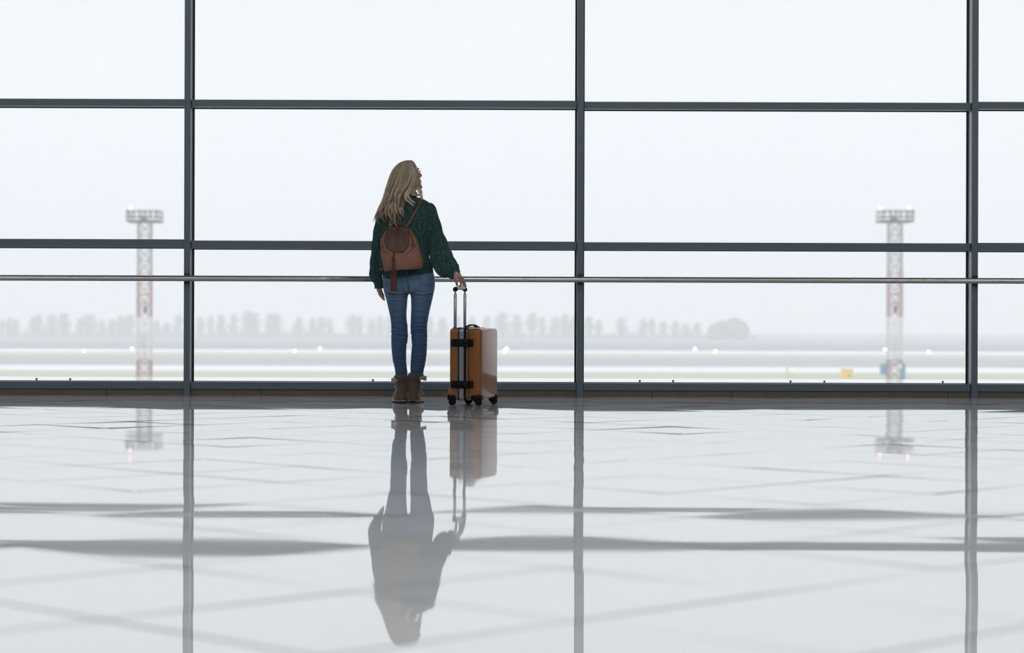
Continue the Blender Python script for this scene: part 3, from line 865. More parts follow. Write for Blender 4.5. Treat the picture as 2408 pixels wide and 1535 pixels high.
# ================================================================== SUITCASE
def build_suitcase():
    th = R(19.5)
    e_w = Vector((math.cos(th), -math.sin(th), 0))   # across the thin side (22 cm)
    e_l = Vector((math.sin(th), math.cos(th), 0))    # along the broad side (38 cm)
    Zv = Vector((0, 0, 1))
    W, L = 0.222, 0.36
    near = P(1129.5, 953.9, 14.06); near.z = 0
    nc = Vector((near.x, near.y, 0))                 # near right vertical edge
    org = nc - e_w * W                               # left near corner
    zb, zt = P(1128, 940.5, 14.06).z, P(1128, 771.2, 14.06).z
    t = empty('suitcase', (org + e_w * W / 2 + e_l * L / 2))
    tag(t, 'glossy orange hard-shell trolley suitcase with black clasps standing beside the person', 'suitcase')
    Rm = Matrix((e_w, e_l, Zv)).transposed()         # local -> world
    def LP(u, v, z): return org + e_w * u + e_l * v + Zv * z
    def rbox(u0, u1, v0, v1, z0, z1, rad, nm, mat, par=t, seg=5, inset=None, smooth=True, lump=None):
        bm = bmesh.new()
        vs = [bm.verts.new((u, v, z)) for u in (u0, u1) for v in (v0, v1) for z in (z0, z1)]
        for f in [(0, 1, 3, 2), (4, 6, 7, 5), (0, 4, 5, 1), (2, 3, 7, 6), (0, 2, 6, 4), (1, 5, 7, 3)]:
            bm.faces.new([vs[i] for i in f])
        bmesh.ops.recalc_face_normals(bm, faces=bm.faces)
        if inset == 'R': ed = [e for e in bm.edges if not (abs(e.verts[0].co.x - u0) < 1e-6 and abs(e.verts[1].co.x - u0) < 1e-6)]
        elif inset == 'L': ed = [e for e in bm.edges if not (abs(e.verts[0].co.x - u1) < 1e-6 and abs(e.verts[1].co.x - u1) < 1e-6)]
        else: ed = bm.edges[:]
        bmesh.ops.bevel(bm, geom=ed, offset=rad, segments=seg, affect='EDGES', profile=.5, clamp_overlap=True)
        if lump: lump(bm)
        bmesh.ops.transform(bm, matrix=Matrix.Translation(org) @ Rm.to_4x4(), verts=bm.verts)
        me = bpy.data.meshes.new(nm); bm.to_mesh(me); bm.free()
        o = link_mesh(nm, me, mat, par, smooth)
        return o
    s0, s1 = 0.066, 0.128      # seam zone (black / aluminium / black)
    # the two half shells
    def lump_left(bm):
        for v in bm.verts:      # the wheel housing swells out at the foot of the rear half
            if v.co.x < .03 and v.co.z < zb + .085:
                f = min(1, (zb + .085 - v.co.z) / .03); v.co.x -= .013 * f
    rear = rbox(0, s0, 0, L, zb, zt, .024, 'shell_half', 'shell', inset='L', lump=None)
    rbox(-.013, .03, .0, L, zb + .002, zb + .075, .018, 'wheel_housing', 'shell', par=rear)
    front = rbox(s1, W, 0, L, zb, zt, .026, 'shell_half', 'shell', inset='R')
    # raised vertical rib on the rear half next to the seam
    def hoop(u0, u1, off, rad, nm, mat, par=t):
        """closed band around the thin section of the case"""
        n = 10; pts = []
        z0, z1, v0, v1 = zb - off, zt + off, -off, L + off
        rr = rad
        for cx_, cz_, a0 in ((v1 - rr, z1 - rr, 0), (v0 + rr, z1 - rr, 90), (v0 + rr, z0 + rr, 180), (v1 - rr, z0 + rr, 270)):
            for i in range(n + 1):
                a = R(a0 + 90 * i / n); pts.append((cx_ + rr * math.cos(a), cz_ + rr * math.sin(a)))
        N = len(pts); c = (sum(p[0] for p in pts) / N, sum(p[1] for p in pts) / N)
        vs = []
        for u in (u0, u1):
            for q in (1.0, None):
                for v, z in pts:
                    if q is None:
                        v2 = c[0] + (v - c[0]) * .93; z2 = c[1] + (z - c[1]) * .95
                        vs.append(LP(u, v2, z2))
                    else: vs.append(LP(u, v, z))
        fs = []
        for j in range(N):
            k = (j + 1) % N
            fs += [(j, k, 2 * N + k, 2 * N + j), (j, k, N + k, N + j), (2 * N + j, 2 * N + k, 3 * N + k, 3 * N + j), (N + j, N + k, 3 * N + k, 3 * N + j)]
        return MB().add(vs, fs).build(nm, mat, par, bevel=.0012)
    hoop(.040, .046, .0025, .026, 'shell_rib', 'shell', rear)
    hoop(.0605, .0645, .003, .028, 'trim_strip', 'aluminium')
    hoop(.0645, .0765, .005, .029, 'rubber_seal', 'rubber')
    hoop(.0765, .1065, .0042, .029, 'frame_strip', 'aluminium')
    hoop(.0755, .0785, .0062, .03, 'trim_strip', 'aluminium')
    hoop(.1065, .1245, .005, .029, 'rubber_seal', 'rubber')
    hoop(.1245, .129, .0035, .028, 'trim_strip', 'aluminium')
    # two clasps on the near thin side, mirrored on the far one
    for zc in (P(1085, 806, 14.1).z, P(1085, 904.2, 14.1).z):
        for v in (0, L):
            s = -1 if v == 0 else 1
            c = rbox(.047, .144, min(v, v + s * .020), max(v, v + s * .020), zc - .0255, zc + .0255, .004, 'clasp', 'black_plastic', seg=2)
            rbox(.017, .047, min(v, v + s * .014), max(v, v + s * .014), zc - .0235, zc + .0245, .0055, 'clasp_pad', 'black_plastic', par=c, seg=2)
            rbox(.147, .172, min(v, v + s * .014), max(v, v + s * .014), zc - .0255, zc + .0255, .0055, 'clasp_pad', 'black_plastic', par=c, seg=2)
            rbox(.108, .113, min(v, v + s * .0215), max(v, v + s * .0215), zc - .025, zc + .025, .001, 'clasp_edge', 'rubber', par=c, seg=1)
    # corner guards, forks and wheels
    for (u, v, big, du) in ((0.030, .030, 1, -.012), (W - .028, .030, 1, .009), (0.030, L - .034, 0, -.005), (W - .028, L - .034, 0, .014)):
        u0, u1 = (-.0145, .052) if u < .1 else (.152, W + .006)
        v0, v1 = (-.0045, .06) if v < .1 else (L - .06, L + .0045)
        g = rbox(u0, u1, v0, v1, zb - .0045, zb + .036, .014, 'corner_guard', 'black_plastic', seg=4)
        wr = .0235
        wc = LP(u + du, v - .012, wr)
        an = random.uniform(-.35, .35)
        ax = (e_l * math.cos(an) + e_w * math.sin(an))
        # two discs of the caster with a domed cover between them, fork leaning from the housing
        fk = MB()
        top = LP(u - .012, v, zb + .002)
        fk.tube([top, top.lerp(wc, .55) + e_w * -.004, wc], [.021, .017, .012], 14)
        fk.build('caster_fork', 'black_plastic', g, smooth=True)
        wh = MB()
        for s in (-1, 1):
            a = wc + ax * (s * .0035); b = wc + ax * (s * .014)
            wh.tube([a, a.lerp(b, .25), a.lerp(b, .75), b, b + ax * s * .0015], [wr * .93, wr, wr, wr * .93, wr * .55], 26)
        wo = wh.build('wheel', 'rubber', t, smooth=False)
    # carry handle on top
    tb = zt
    ch = MB()
    a, b = LP(.096, .10, tb + .012), LP(.096, .27, tb + .012)
    ch.tube([LP(.096, .085, tb + .002), LP(.096, .10, tb + .0135), a.lerp(b, .25) + Zv * .0075, a.lerp(b, .75) + Zv * .0075, LP(.096, .27, tb + .0135), LP(.096, .285, tb + .002)], [.007, .0075, .0065, .0065, .0075, .007], 10)
    hd = ch.build('carry_handle', 'black_plastic', t, smooth=True)
    for v in (.085, .275):
        rbox(.080, .113, v - .018, v + .020, tb - .001, tb + .013, .005, 'handle_mount', 'black_plastic', par=hd, seg=2)
        rbox(.088, .106, v - .006, v + .006, tb + .012, tb + .016, .0015, 'handle_ring', 'chrome', par=hd, seg=1)
    # combination lock on top of the frame
    rbox(.078, .112, .16, .20, tb + .002, tb + .0075, .002, 'combination_lock', 'black_plastic', seg=1)
    # trolley handle: tubes on the rear face
    tl = empty('trolley_handle', LP(.03, .15, tb), None); tl.parent = t
    tl.location = LP(.03, .15, tb) - t.location
    Dn = org.y + .05
    def uv_at(X, Y):      # point of the tube plane (u = -.002) seen at this pixel
        # solve org + e_w*u + e_l*v with u fixed and x/D = dx/F
        u = .020
        dx = X - CX + ROLL * (Y - CY)
        k = dx / F
        v = (k * (org.y + e_w.y * u) - (org.x + e_w.x * u)) / (e_l.x - k * e_l.y)
        return u, v
    tops = []
    for X in (1070.6, 1093.2):
        u, v = uv_at(X, 690)
        D = LP(u, v, 0).y
        z_j = P(X, 690.5, D).z; z_c = P(X, 684.5, D).z
        tops.append((u, v, z_c, D))
        tb_ = MB().tube([LP(u, v, zb + .1), LP(u, v, z_j - .001), LP(u, v, z_j)], [.0098, .0098, .009], 16).build('lower_tube', 'tube_metal', tl, smooth=True)
        MB().tube([LP(u, v, z_j - .01), LP(u, v, z_c + .01)], .0058, 14).build('upper_tube', 'tube_metal', tl, smooth=True)
        mb = MB()
        for dz in (.018, .030, .058):
            q = LP(u, v, z_j - dz); mb.ball((q.x - .002, q.y - .0092, q.z), .0022 if dz < .05 else .0014, 8)
        mb.build('stud_hole', 'rubber', tb_)
        MB().tube([LP(u, v, tb - .004), LP(u, v, tb + .005)], [.0165, .0135], 16).build('tube_collar', 'black_plastic', tb_, smooth=True)
    # end caps and grip
    g0, g1 = tops
    for u, v, z_c, D in tops:
        c = LP(u, v, z_c)
        mb = MB().tube([c, c + Zv * .004, c + Zv * .016, c + Zv * .023, c + Zv * .0275, c + Zv * .029], [.0145, .0155, .0155, .0125, .007, .001], 18)
        mb.build('end_cap', 'black_plastic', tl, smooth=True)
    p0 = LP(g0[0], g0[1], g0[2] + .0175); p1 = LP(g1[0], g1[1], g1[2] + .0175)
    m = []
    for i in range(13):
        f = i / 12; q = p0.lerp(p1, f); q.z += .0035 * math.sin(math.pi * f); m.append(q)
    rr = [.0105 + .0030 * math.sin(math.pi * i / 12) for i in range(13)]
    MB().tube(m, rr, 18).build('grip', 'grip', tl, smooth=True)
    q = p0.lerp(p1, .45) + Zv * .0165
    MB().tube([q - e_l * .02 - Zv * .004, q, q + e_l * .02 - Zv * .004], [.005, .0065, .005], 10).build('release_button', 'black_plastic', tl, smooth=True)
    return p0, p1, e_l
GRIP0, GRIP1, GRIPDIR = build_suitcase()

# ================================================================== THE PERSON
D0 = 14.62
person = empty('person', (P(958, 945, D0).x, D0, 0))
tag(person, 'person with long blonde hair in green sweater and jeans, back turned, hand on suitcase handle', 'person')
A3 = np.array

def rp(Xl, Xr, Y, off, hd, Y2=None):
    return ring_px(Xl, Y, Xr, Y if Y2 is None else Y2, D0, hd, off)

def cap_chain(pts, rad, nv=None, ns=14):
    """round limb through points (world) with radii: local frames along the chain"""
    pts = [Vector(p) for p in pts]; rows = []
    prev = None
    for i, p in enumerate(pts):
        t = (pts[min(i + 1, len(pts) - 1)] - pts[max(i - 1, 0)]).normalized()
        if prev is None: a = t.cross(Vector((0, 1, 0)) if abs(t.y) < .9 else Vector((1, 0, 0))).normalized()
        else: a = (prev - t * prev.dot(t)).normalized()
        prev = a; b = t.cross(a)
        r_ = rad[i] if hasattr(rad, '__len__') else rad
        ra, rb = (r_ if isinstance(r_, tuple) else (r_, r_))
        rows.append([*p, *(a * ra), *(b * rb)])
    return loft(rows, nv or max(8, len(pts) * 5), ns)

def ellip(c, r, M3=None, n=20):
    mb = MB().ball((0, 0, 0), 1.0, n, r)
    v = [Vector(q) for q in mb.v]
    if M3 is not None: v = [M3 @ q for q in v]
    c = Vector(c)
    tri = [f for f in mb.f]
    return np.array([tuple(q + c) for q in v]), np.array(tri)

# ---- head frame
HC = P(955.5, 412.5, D0 + .005)
HR = (Matrix.Rotation(R(-71), 3, 'Z') @ Matrix.Rotation(R(14), 3, 'X'))   # face towards +y, turned right and raised
def hd(x, y, z): return HC + HR @ Vector((x, y, z))

body_parts = []
def add(vq): body_parts.append(vq)
# skull, jaw and face
add(ellip(hd(0, -.008, .012), (.070, .086, .086), HR))
add(ellip(hd(0, .030, -.020), (.062, .062, .080), HR))
add(loft([[*hd(0, .030, -.04), *(HR @ Vector((.060, 0, 0))), *(HR @ Vector((0, .058, 0)))],
          [*hd(0, .038, -.07), *(HR @ Vector((.052, 0, 0))), *(HR @ Vector((0, .050, 0)))],
          [*hd(0, .050, -.095), *(HR @ Vector((.036, 0, 0))), *(HR @ Vector((0, .037, 0)))],
          [*hd(0, .060, -.112), *(HR @ Vector((.020, 0, 0))), *(HR @ Vector((0, .022, 0)))]], 16, 22, 2.2))
for s in (-1, 1):
    add(ellip(hd(s * .037, .062, -.022), (.022, .022, .020), HR, 14))          # cheekbone
    add(ellip(hd(s * .030, .078, .024), (.026, .013, .008), HR, 12))           # brow
    add(ellip(hd(s * .030, .076, .003), (.015, .012, .012), HR, 12))           # lid over the eye
    add(ellip(hd(s * .077, -.002, -.010), (.008, .018, .030), HR, 12))         # ear
    add(ellip(hd(s * .010, .090, -.029), (.009, .010, .008), HR, 10))          # nostril wing
add(cap_chain([hd(0, .082, .020), hd(0, .092, -.004), hd(0, .102, -.022), hd(0, .090, -.034)], [.007, .008, .0092, .007], 14, 12))
add(ellip(hd(0, .084, -.056), (.022, .011, .0072), HR, 12))
add(ellip(hd(0, .082, -.068), (.019, .011, .0082), HR, 12))
add(ellip(hd(0, .072, -.058), (.030, .020, .026), HR, 14))
add(ellip(hd(0, .080, -.100), (.017, .015, .013), HR, 12))
# neck and trunk
nb = P(952, 478, D0 + .0)
add(loft([[*hd(0, -.012, -.03), .054, 0, 0, 0, .056, 0], [*(hd(0, -.01, -.08).lerp(nb, .3)), .050, 0, 0, 0, .054, 0], [*nb, .062, 0, 0, 0, .062, 0]], 14, 24))
add(loft([[*P(952, 470, D0), .06, 0, 0, 0, .055, 0], [*P(952, 486, D0), .135, 0, 0, 0, .075, 0], [*P(952, 505, D0), .165, 0, 0, 0, .085, 0], [*P(951, 545, D0), .145, 0, 0, 0, .10, 0],
          [*P(953, 600, D0), .120, 0, 0, 0, .085, 0], [*P(958, 640, D0), .140, 0, 0, 0, .09, 0], [*P(961, 672, D0), .155, 0, 0, 0, .10, 0], [*P(961, 688, D0), .145, 0, 0, 0, .085, 0]], 30, 30, 2.3))
# legs inside the jeans
for s, pts in ((-1, [(933, 680), (936, 735), (939, 795), (939, 835), (943, 885), (944, 930)]), (1, [(993, 680), (989, 735), (985, 795), (985, 835), (980, 885), (978, 930)])):
    add(cap_chain([P(x, y, D0) for x, y in pts], [.068, .050, .042, .040, .026, .022], 24, 18))
    add(ellip(P(pts[-1][0] + s * 3, 935, D0 + .05), (.028, .09, .022), None, 12))
# ---- arms and hands
RA = [P(1006, 493, D0), P(1020, 535, D0 - .03), P(1036, 582, D0 - .07), P(1056, 618, D0 - .16), P(1072, 642, D0 - .245)]
RA = [Vector(p) for p in RA]
add(cap_chain(RA, [.042, .038, .034, .030, (.026, .021)], 26, 18))
LA = [P(903, 503, D0), P(893, 545, D0 + .0), P(886, 600, D0 + .02), P(888, 645, D0 + .035), P(891, 676, D0 + .045)]
add(cap_chain(LA, [.036, .031, .028, .026, (.019, .027)], 26, 18))
add(ellip(RA[0], (.042, .05, .042))); add(ellip(LA[0], (.036, .05, .036)))

# right hand: palm over the grip, fingers draped on the far right side, thumb on the left
GC = GRIP0.lerp(GRIP1, .52)
wr = RA[-1]
gd_ = GRIPDIR.normalized(); Zv = Vector((0, 0, 1)); side = Vector((gd_.y, -gd_.x, 0))   # side = towards +x
kn = []
for i, (a, up, lat) in enumerate(((.046, .056, .016), (.022, .062, .020), (-.004, .060, .020), (-.028, .052, .016))):
    kn.append(GC + gd_ * a + Zv * up + side * lat)
def on_bar(X, Y, dd=0.0, up=0.0):
    t_ = min(max((X - 1071.0) / 22.0, -.1), 1.15)
    q_ = GRIP0.lerp(GRIP1, t_)
    return P(X, Y, q_.y + dd)
TIPS = []
DIG = [  # knuckle, middle joint, last joint, tip (photo pixels), depth offsets from the grip
    [(1086.5, 653.5, .012), (1091.0, 661.0, .004), (1093.8, 668.0, .0), (1095.0, 674.2, -.002)],
    [(1083.5, 652.5, .006), (1087.2, 660.0, .0), (1089.4, 668.0, -.002), (1090.2, 674.6, -.003)],
    [(1079.0, 652.5, -.006), (1082.4, 660.0, -.006), (1083.8, 667.0, -.004), (1084.2, 672.8, -.003)],
    [(1086.2, 656.5, .030), (1090.5, 663.0, .026), (1093.0, 669.0, .022), (1093.9, 673.6, .018)]]
for i, row in enumerate(DIG):
    pts_ = [on_bar(*q_) for q_ in row]
    base = wr.lerp(pts_[0], .45)
    add(cap_chain([base] + pts_ + [pts_[-1] + Vector((0, 0, -.0022))], [.0095, .0096, .0080, .0070, .0060, .0028], 28, 12))
    TIPS.append(pts_[-1])
tp = [on_bar(1071.6, 648.0, -.006), on_bar(1071.4, 653.5, -.010), on_bar(1072.6, 659.5, -.010), on_bar(1074.0, 666.0, -.008), on_bar(1075.2, 672.0, -.004)]
add(cap_chain([wr] + tp + [tp[-1] + Vector((.0005, 0, -.003))], [.0150, .0135, .0120, .0104, .0088, .0074, .0032], 30, 12))
KC_ = (on_bar(1086.5, 653.5, .012) + on_bar(1079.0, 652.5, -.006)) / 2

pd = Vector((.8, .25, .55)).normalized()      # across the back of the hand
pt = Vector((-.35, .9, .2)).normalized()
add(loft([[*wr, *(Vector((.020, 0, .010))), *(Vector((-.004, .017, 0)))],
          [*(wr.lerp(KC_, .35)), *(Vector((.0225, 0, .006))), *(Vector((-.004, .021, 0)))],
          [*(wr.lerp(KC_, .75)), *(Vector((.0205, 0, .000))), *(Vector((-.004, .022, 0)))],
          [*(wr.lerp(KC_, 1.02)), *(Vector((.014, 0, -.002))), *(Vector((-.003, .020, 0)))]], 20, 22, 2.2))

# left hand hanging beside the thigh, fingers curled loosely forward and inward
lw = LA[-1]
K = [P(893.5, 693, D0 + .050 + dy) for dy in (.030, .010, -.010, -.029)]
add(loft([[*lw, .017, 0, 0, 0, .026, 0], [*P(890.5, 684, D0 + .048), .0135, 0, -.004, 0, .034, 0], [*P(894, 694, D0 + .050), .0105, 0, -.006, 0, .039, 0]], 16, 20, 2.3))
for i, k in enumerate(K):
    dy = k.y - D0
    m1 = P(898.0 + .4 * i, 699.0 - .3 * i, D0 + dy * 1.0 + .004)
    m2 = P(902.0, 703.5 - .8 * i, D0 + dy * .92 + .006)
    m3 = P(905.0 - .3 * i, 706.0 - 1.3 * i, D0 + dy * .85 + .008)
    add(cap_chain([P(890.5, 685, D0 + .048 + (dy - .05) * .6), k, m1, m2, m3], [.0088, .0092, .0082, .0072, .0045], 24, 12))
add(cap_chain([lw + Vector((.006, .022, -.006)), P(896, 686, D0 + .088), P(899.5, 692, D0 + .098), P(902, 697, D0 + .100), P(902.8, 699, D0 + .100)], [.013, .0115, .0092, .0080, .0045], 20, 12))

V, Q = merge(body_parts)
body_me = remesh(V, Q, .0026, 2)
body_me.name = 'body'
body = link_mesh('body', body_me, 'skin', person)

# eyes, brows and lashes
for s in (-1, 1):
    e = MB().ball(hd(s * .030, .083, .003), .0085, 14).build('eye', noise_mat('eye_white', (.75, .73, .70), (.8, .78, .76), 5, .2), body, smooth=True)
    MB().ball(hd(s * .030, .0895, .003), .0042, 10, (1, 1, 1)).build('iris', noise_mat('iris_brown', (.03, .02, .012), (.06, .035, .02), 50, .15), e, smooth=True)
    mb = MB()
    for j in range(14):
        f = (j / 13 - .5) * 2
        a = hd(s * .030 + f * .012, .0905 - abs(f) * .004, .0065 - abs(f) * .002)
        mb.tube([a, a + HR @ Vector((f * .003, .006, .003)), a + HR @ Vector((f * .005, .010, .0075))], [.0006, .0005, .0002], 4)
    mb.build('eyelashes', 'rubber', e)
    mb = MB()
    mb.tube([hd(s * (.030 + f * .019), .0915 - abs(f) ** 2 * .010, .0285 - max(0, f) * .004 + .002 * (1 - abs(f))) for f in (-1, -.4, .2, 1)], [.0014, .0022, .002, .0008], 6)
    mb.build('eyebrow', 'hair', e)
MB().tube([hd(-.018, .0885, -.0615), hd(-.008, .0930, -.0610), hd(0, .0938, -.062), hd(.008, .0930, -.0610), hd(.018, .0885, -.0615)], [.001, .0030, .0030, .0030, .001], 8).build('lips', noise_mat('lips', (.42, .13, .11), (.5, .17, .14), 20, .4), body, smooth=True)
# nails of the right hand
mbn = MB()
for i in range(4):
    mbn.ball(TIPS[i] + Vector((.0040, -.0012, .0035)), .0044, 10, (.45, .8, 1.2))
mbn.build('fingernails', noise_mat('nail', (.55, .30, .26), (.62, .36, .31), 9, .2, coat=1), body, smooth=True)

# ---- jeans
jp = []
jp.append(loft([rp(906, 1017, 622, 0, .105), rp(903, 1019.5, 640, -.002, .112), rp(901, 1022, 655, -.008, .122), rp(900.6, 1022.8, 668, -.014, .128),
                rp(901.6, 1022, 679, -.014, .124), rp(903, 1020.4, 686, -.008, .108), rp(907, 1017, 691, 0, .08)], 30, 60, 2.35))
LL = [(903, 961.2, 672, -.016, .108), (902.6, 961.0, 682, -.016, .108), (904.5, 960, 691, -.010, .099), (908.0, 958.2, 703, -.004, .094), (911.5, 957.2, 718, .001, .090), (915.4, 956, 735, .003, .084), (918.4, 956.4, 750, .003, .076), (919.8, 958, 764, .002, .069),
      (920, 959, 780, .000, .064), (919.9, 959.3, 795, -.002, .062), (920.3, 956.2, 812, -.010, .064), (921.8, 955.2, 833, -.014, .062), (924.2, 955.5, 850, -.011, .056), (927.2, 956.6, 862, -.007, .051), (929.4, 958, 875, -.003, .048), (930, 958.8, 888, 0, .046)]
RL_ = [(964.6, 1022, 672, -.016, .108), (964.8, 1021, 682, -.016, .108), (965.8, 1019.2, 692, -.010, .099), (966.6, 1016, 707, -.003, .093), (966.9, 1012.6, 721, .002, .088), (966.4, 1008.4, 740, .003, .082), (965.8, 1005.2, 758, .003, .073), (965.6, 1004.4, 775, .001, .065),
       (967.4, 1004.8, 795, -.003, .062), (968.4, 1004.2, 813, -.011, .064), (967, 1003.4, 830, -.014, .062), (965.8, 1001, 850, -.010, .055), (965, 998.6, 861, -.006, .051), (965, 995.6, 876, -.002, .048), (965, 994.6, 884, 0, .046)]
for rows in (LL, RL_):
    jp.append(loft([rp(*r_) for r_ in rows], 90, 44, 2.15))
V, Q = merge(jp)
jme = remesh(V, Q, .0055, 3)
# creases: rows of (points in photo pixels, width px, depth m)
creases = [([(912, 688), (925, 692), (940, 693.5), (952, 690.5), (958, 685)], 1.25, .0075), ([(967, 686), (975, 691), (988, 693.5), (1003, 693), (1014, 690)], 1.25, .0075),
           ([(916, 706), (930, 708.5), (945, 708)], 1.8, .0025), ([(968, 701), (980, 703), (994, 702)], 1.8, .0022), ([(912, 699), (930, 700), (950, 698)], 1.6, .002),
           ([(970, 696.5), (985, 699), (1008, 697)], 1.5, .002),
           ([(960.5, 650), (961.5, 668), (963, 684)], 1.0, .004)]
rc = random.Random(3)
for leg in (0, 1):
    def edges(y):
        T = LL if leg == 0 else RL_
        Y_ = [r_[2] for r_ in T]
        return np.interp(y, Y_, [r_[0] for r_ in T]), np.interp(y, Y_, [r_[1] for r_ in T])
    ys = [768, 773, 778, 783, 788, 793, 798, 804, 810] + [730, 745, 757] + [838, 852, 861, 867, 872, 877]
    for y in ys:
        l, r_ = edges(y)
        a, b = rc.uniform(-.05, .35), rc.uniform(.6, 1.05)
        if rc.random() < .5: a, b = 1 - b, 1 - a
        sg = rc.uniform(-2.2, 2.2); dp = rc.uniform(.0016, .0034) * (1.25 if 765 < y < 812 else .8)
        creases.append(([(l + (r_ - l) * (a + (b - a) * f), y + sg * math.sin(f * 3.1) + rc.uniform(-.5, .5)) for f in (0, .33, .66, 1)], rc.uniform(1.2, 1.9), dp))
co = verts_of(jme)
nr = np.empty(len(co) * 3, np.float32); jme.vertex_normals.foreach_get('vector', nr); nr = nr.reshape(-1, 3).astype(float)
px = CX + co[:, 0] / co[:, 1] * F; py = CY - (co[:, 2] - H) / co[:, 1] * F
px, py = px - ROLL * (py - CY), py + ROLL * (px - CX)
disp_ = np.zeros(len(co)); wear = np.zeros(len(co))
back = np.clip((.35 - nr[:, 1]) / .6, 0, 1)
for pts, wd, dp in creases:
    best = np.full(len(co), 1e9); ysgn = np.zeros(len(co)); end = np.zeros(len(co))
    pts = [np.array(p_, float) for p_ in pts]
    for k, (a, b) in enumerate(zip(pts[:-1], pts[1:])):
        d = b - a; L2 = d @ d
        tt = ((px - a[0]) * d[0] + (py - a[1]) * d[1]) / L2
        tc_ = np.clip(tt, 0, 1)
        ex_, ey_ = px - (a[0] + tc_ * d[0]), py - (a[1] + tc_ * d[1])
        dd = np.hypot(ex_, ey_); m_ = dd < best
        best = np.where(m_, dd, best); ysgn = np.where(m_, ey_, ysgn)
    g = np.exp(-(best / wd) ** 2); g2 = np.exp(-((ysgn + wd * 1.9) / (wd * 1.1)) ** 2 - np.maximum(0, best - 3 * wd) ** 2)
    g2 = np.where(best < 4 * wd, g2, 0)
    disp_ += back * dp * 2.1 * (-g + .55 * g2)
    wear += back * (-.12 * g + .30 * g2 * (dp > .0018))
co += nr * disp_[:, None]
jme.vertices.foreach_set('co', co.astype(np.float32).ravel())
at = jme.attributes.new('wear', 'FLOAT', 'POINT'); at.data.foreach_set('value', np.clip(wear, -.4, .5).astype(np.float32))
jme.update()
jme.name = 'jeans'
jbv = bvh_of(jme)
jeans = link_mesh('jeans', jme, 'denim', person)

def ray_y(bv, X, Y, D=D0, default=None):
    """depth of the first surface of bv under a pixel, seen from the camera"""
    o = Vector((0, 0, H)); d = (P(X, Y, D) - o).normalized()
    h = bv.ray_cast(o, d)
    return h[0] if h[0] is not None else default
def seam(bv, pts, r, name, mat, par, off=.0008, n=24):
    T = interp([[a, b, 0] for a, b in pts], n)
    q = []
    for a, b, _ in T:
        h = ray_y(bv, a, b)
        if h is not None: q.append(h + Vector((0, -off, 0)))
    if len(q) > 2: return MB().tube(q, r, 6).build(name, mat, par, smooth=True)
# back pockets: stitched outlines, yoke and centre seam
seam(jbv, [(978, 643), (985.5, 655), (989, 666), (1003, 672), (1016, 664), (1017, 650), (1017, 643)], .0011, 'pocket_seam', 'denim_stitch', jeans, n=50)
seam(jbv, [(985.5, 666), (1003, 671), (1015, 666)], .0009, 'pocket_seam', 'denim_stitch', jeans)
seam(jbv, [(904, 666), (910, 669), (917, 671), (934, 672), (945, 667), (947, 655)], .0011, 'pocket_seam', 'denim_stitch', jeans, n=40)
seam(jbv, [(953.5, 644), (955, 660), (958.5, 672), (961, 681)], .0010, 'seat_seam', 'denim_stitch', jeans)
seam(jbv, [(957, 644), (958.6, 660), (960.5, 672), (962.5, 682)], .0014, 'seat_seam', 'denim_stitch', jeans)
for X0, Y0, X1, Y1 in ((930, 883, 959, 886.5), (965, 882, 995, 881)):
    p, q = P(X0, Y0, D0), P(X1, Y1, D0); c = (p + q) / 2; rx = (q - p).length / 2 + .0012
    MB().tube([(c.x + rx * math.cos(a), c.y + .0475 * math.sin(a), c.z + (q.z - p.z) / 2 * math.cos(a)) for a in np.linspace(0, 6.283, 33)], .0022, 6, cap=False).build('trouser_hem', 'denim_stitch', jeans, smooth=True)

# ---- sweater
def knit(n, amp, stitch=.0045, length=.5, fold=None):
    def f(u, v, V):
        a = np.abs(np.sin(np.pi * n * u))
        rib = a ** .7
        row = .5 + .5 * np.cos(2 * np.pi * v * length / stitch + np.pi * np.floor(n * u))
        d = amp * (rib - .5) + amp * .35 * (row - .5) * a
        if fold is not None: d = d + fold(u, v, V)
        return d
    return f
slope = (-17.7 / 116)
def rt(Xl, Xr, Y, off, hd, tl=1.0):
    c = (Xl + Xr) / 2
    return ring_px(Xl, Y + slope * tl * (Xl - c), Xr, Y + slope * tl * (Xr - c), D0, hd, off)
def tfold(u, v, V):
    X = V[..., 0] - P(950, 600, D0).x; Z = V[..., 2]
    lo_ = np.clip((.98 - Z) / .12, 0, 1)
    return .004 * np.sin(X * 42 + Z * 16) * np.clip((Z - .86) / .05, 0, 1) + .006 * lo_ * np.sin(X * 30 + 1.3 + Z * 30) * np.clip((Z - .9) / .04, 0, 1) + .0035 * np.sin(Z * 60 + X * 9) * np.exp(-((Z - .99) / .10) ** 2)
torso = loft([rt(903.5, 1018.6, 649.5, -.004, .128), rt(902.5, 1019.0, 645, -.004, .133), rt(900.5, 1018.0, 637, -.004, .135), rt(899, 1017.2, 632, -.004, .137), rt(896.5, 1016.5, 627, -.004, .142, .9), rt(893, 1013, 617, -.003, .150, .7), rt(892, 1010.5, 604, 0, .146, .4),
              rt(892, 1009, 588, 0, .138, .1), rt(891.5, 1009, 565, 0, .130, 0), rt(890.5, 1010, 545, 0, .127, 0), rt(889.5, 1013.5, 525, 0, .124, 0), rt(889, 1017, 508, 0, .119, 0), rt(890, 1018.5, 495, 0, .112, .0),
              rt(895, 1018, 487, .0, .103, .0), rt(904, 1014, 480, .0, .093, 0), rt(914, 1007, 474.5, .0, .084, 0), rt(926, 998, 470, .0, .076, 0), rt(936, 984, 465, .0, .066, 0)], 190, 98 * 6, 2.45,
             knit(98, .0042, length=.62, fold=tfold))
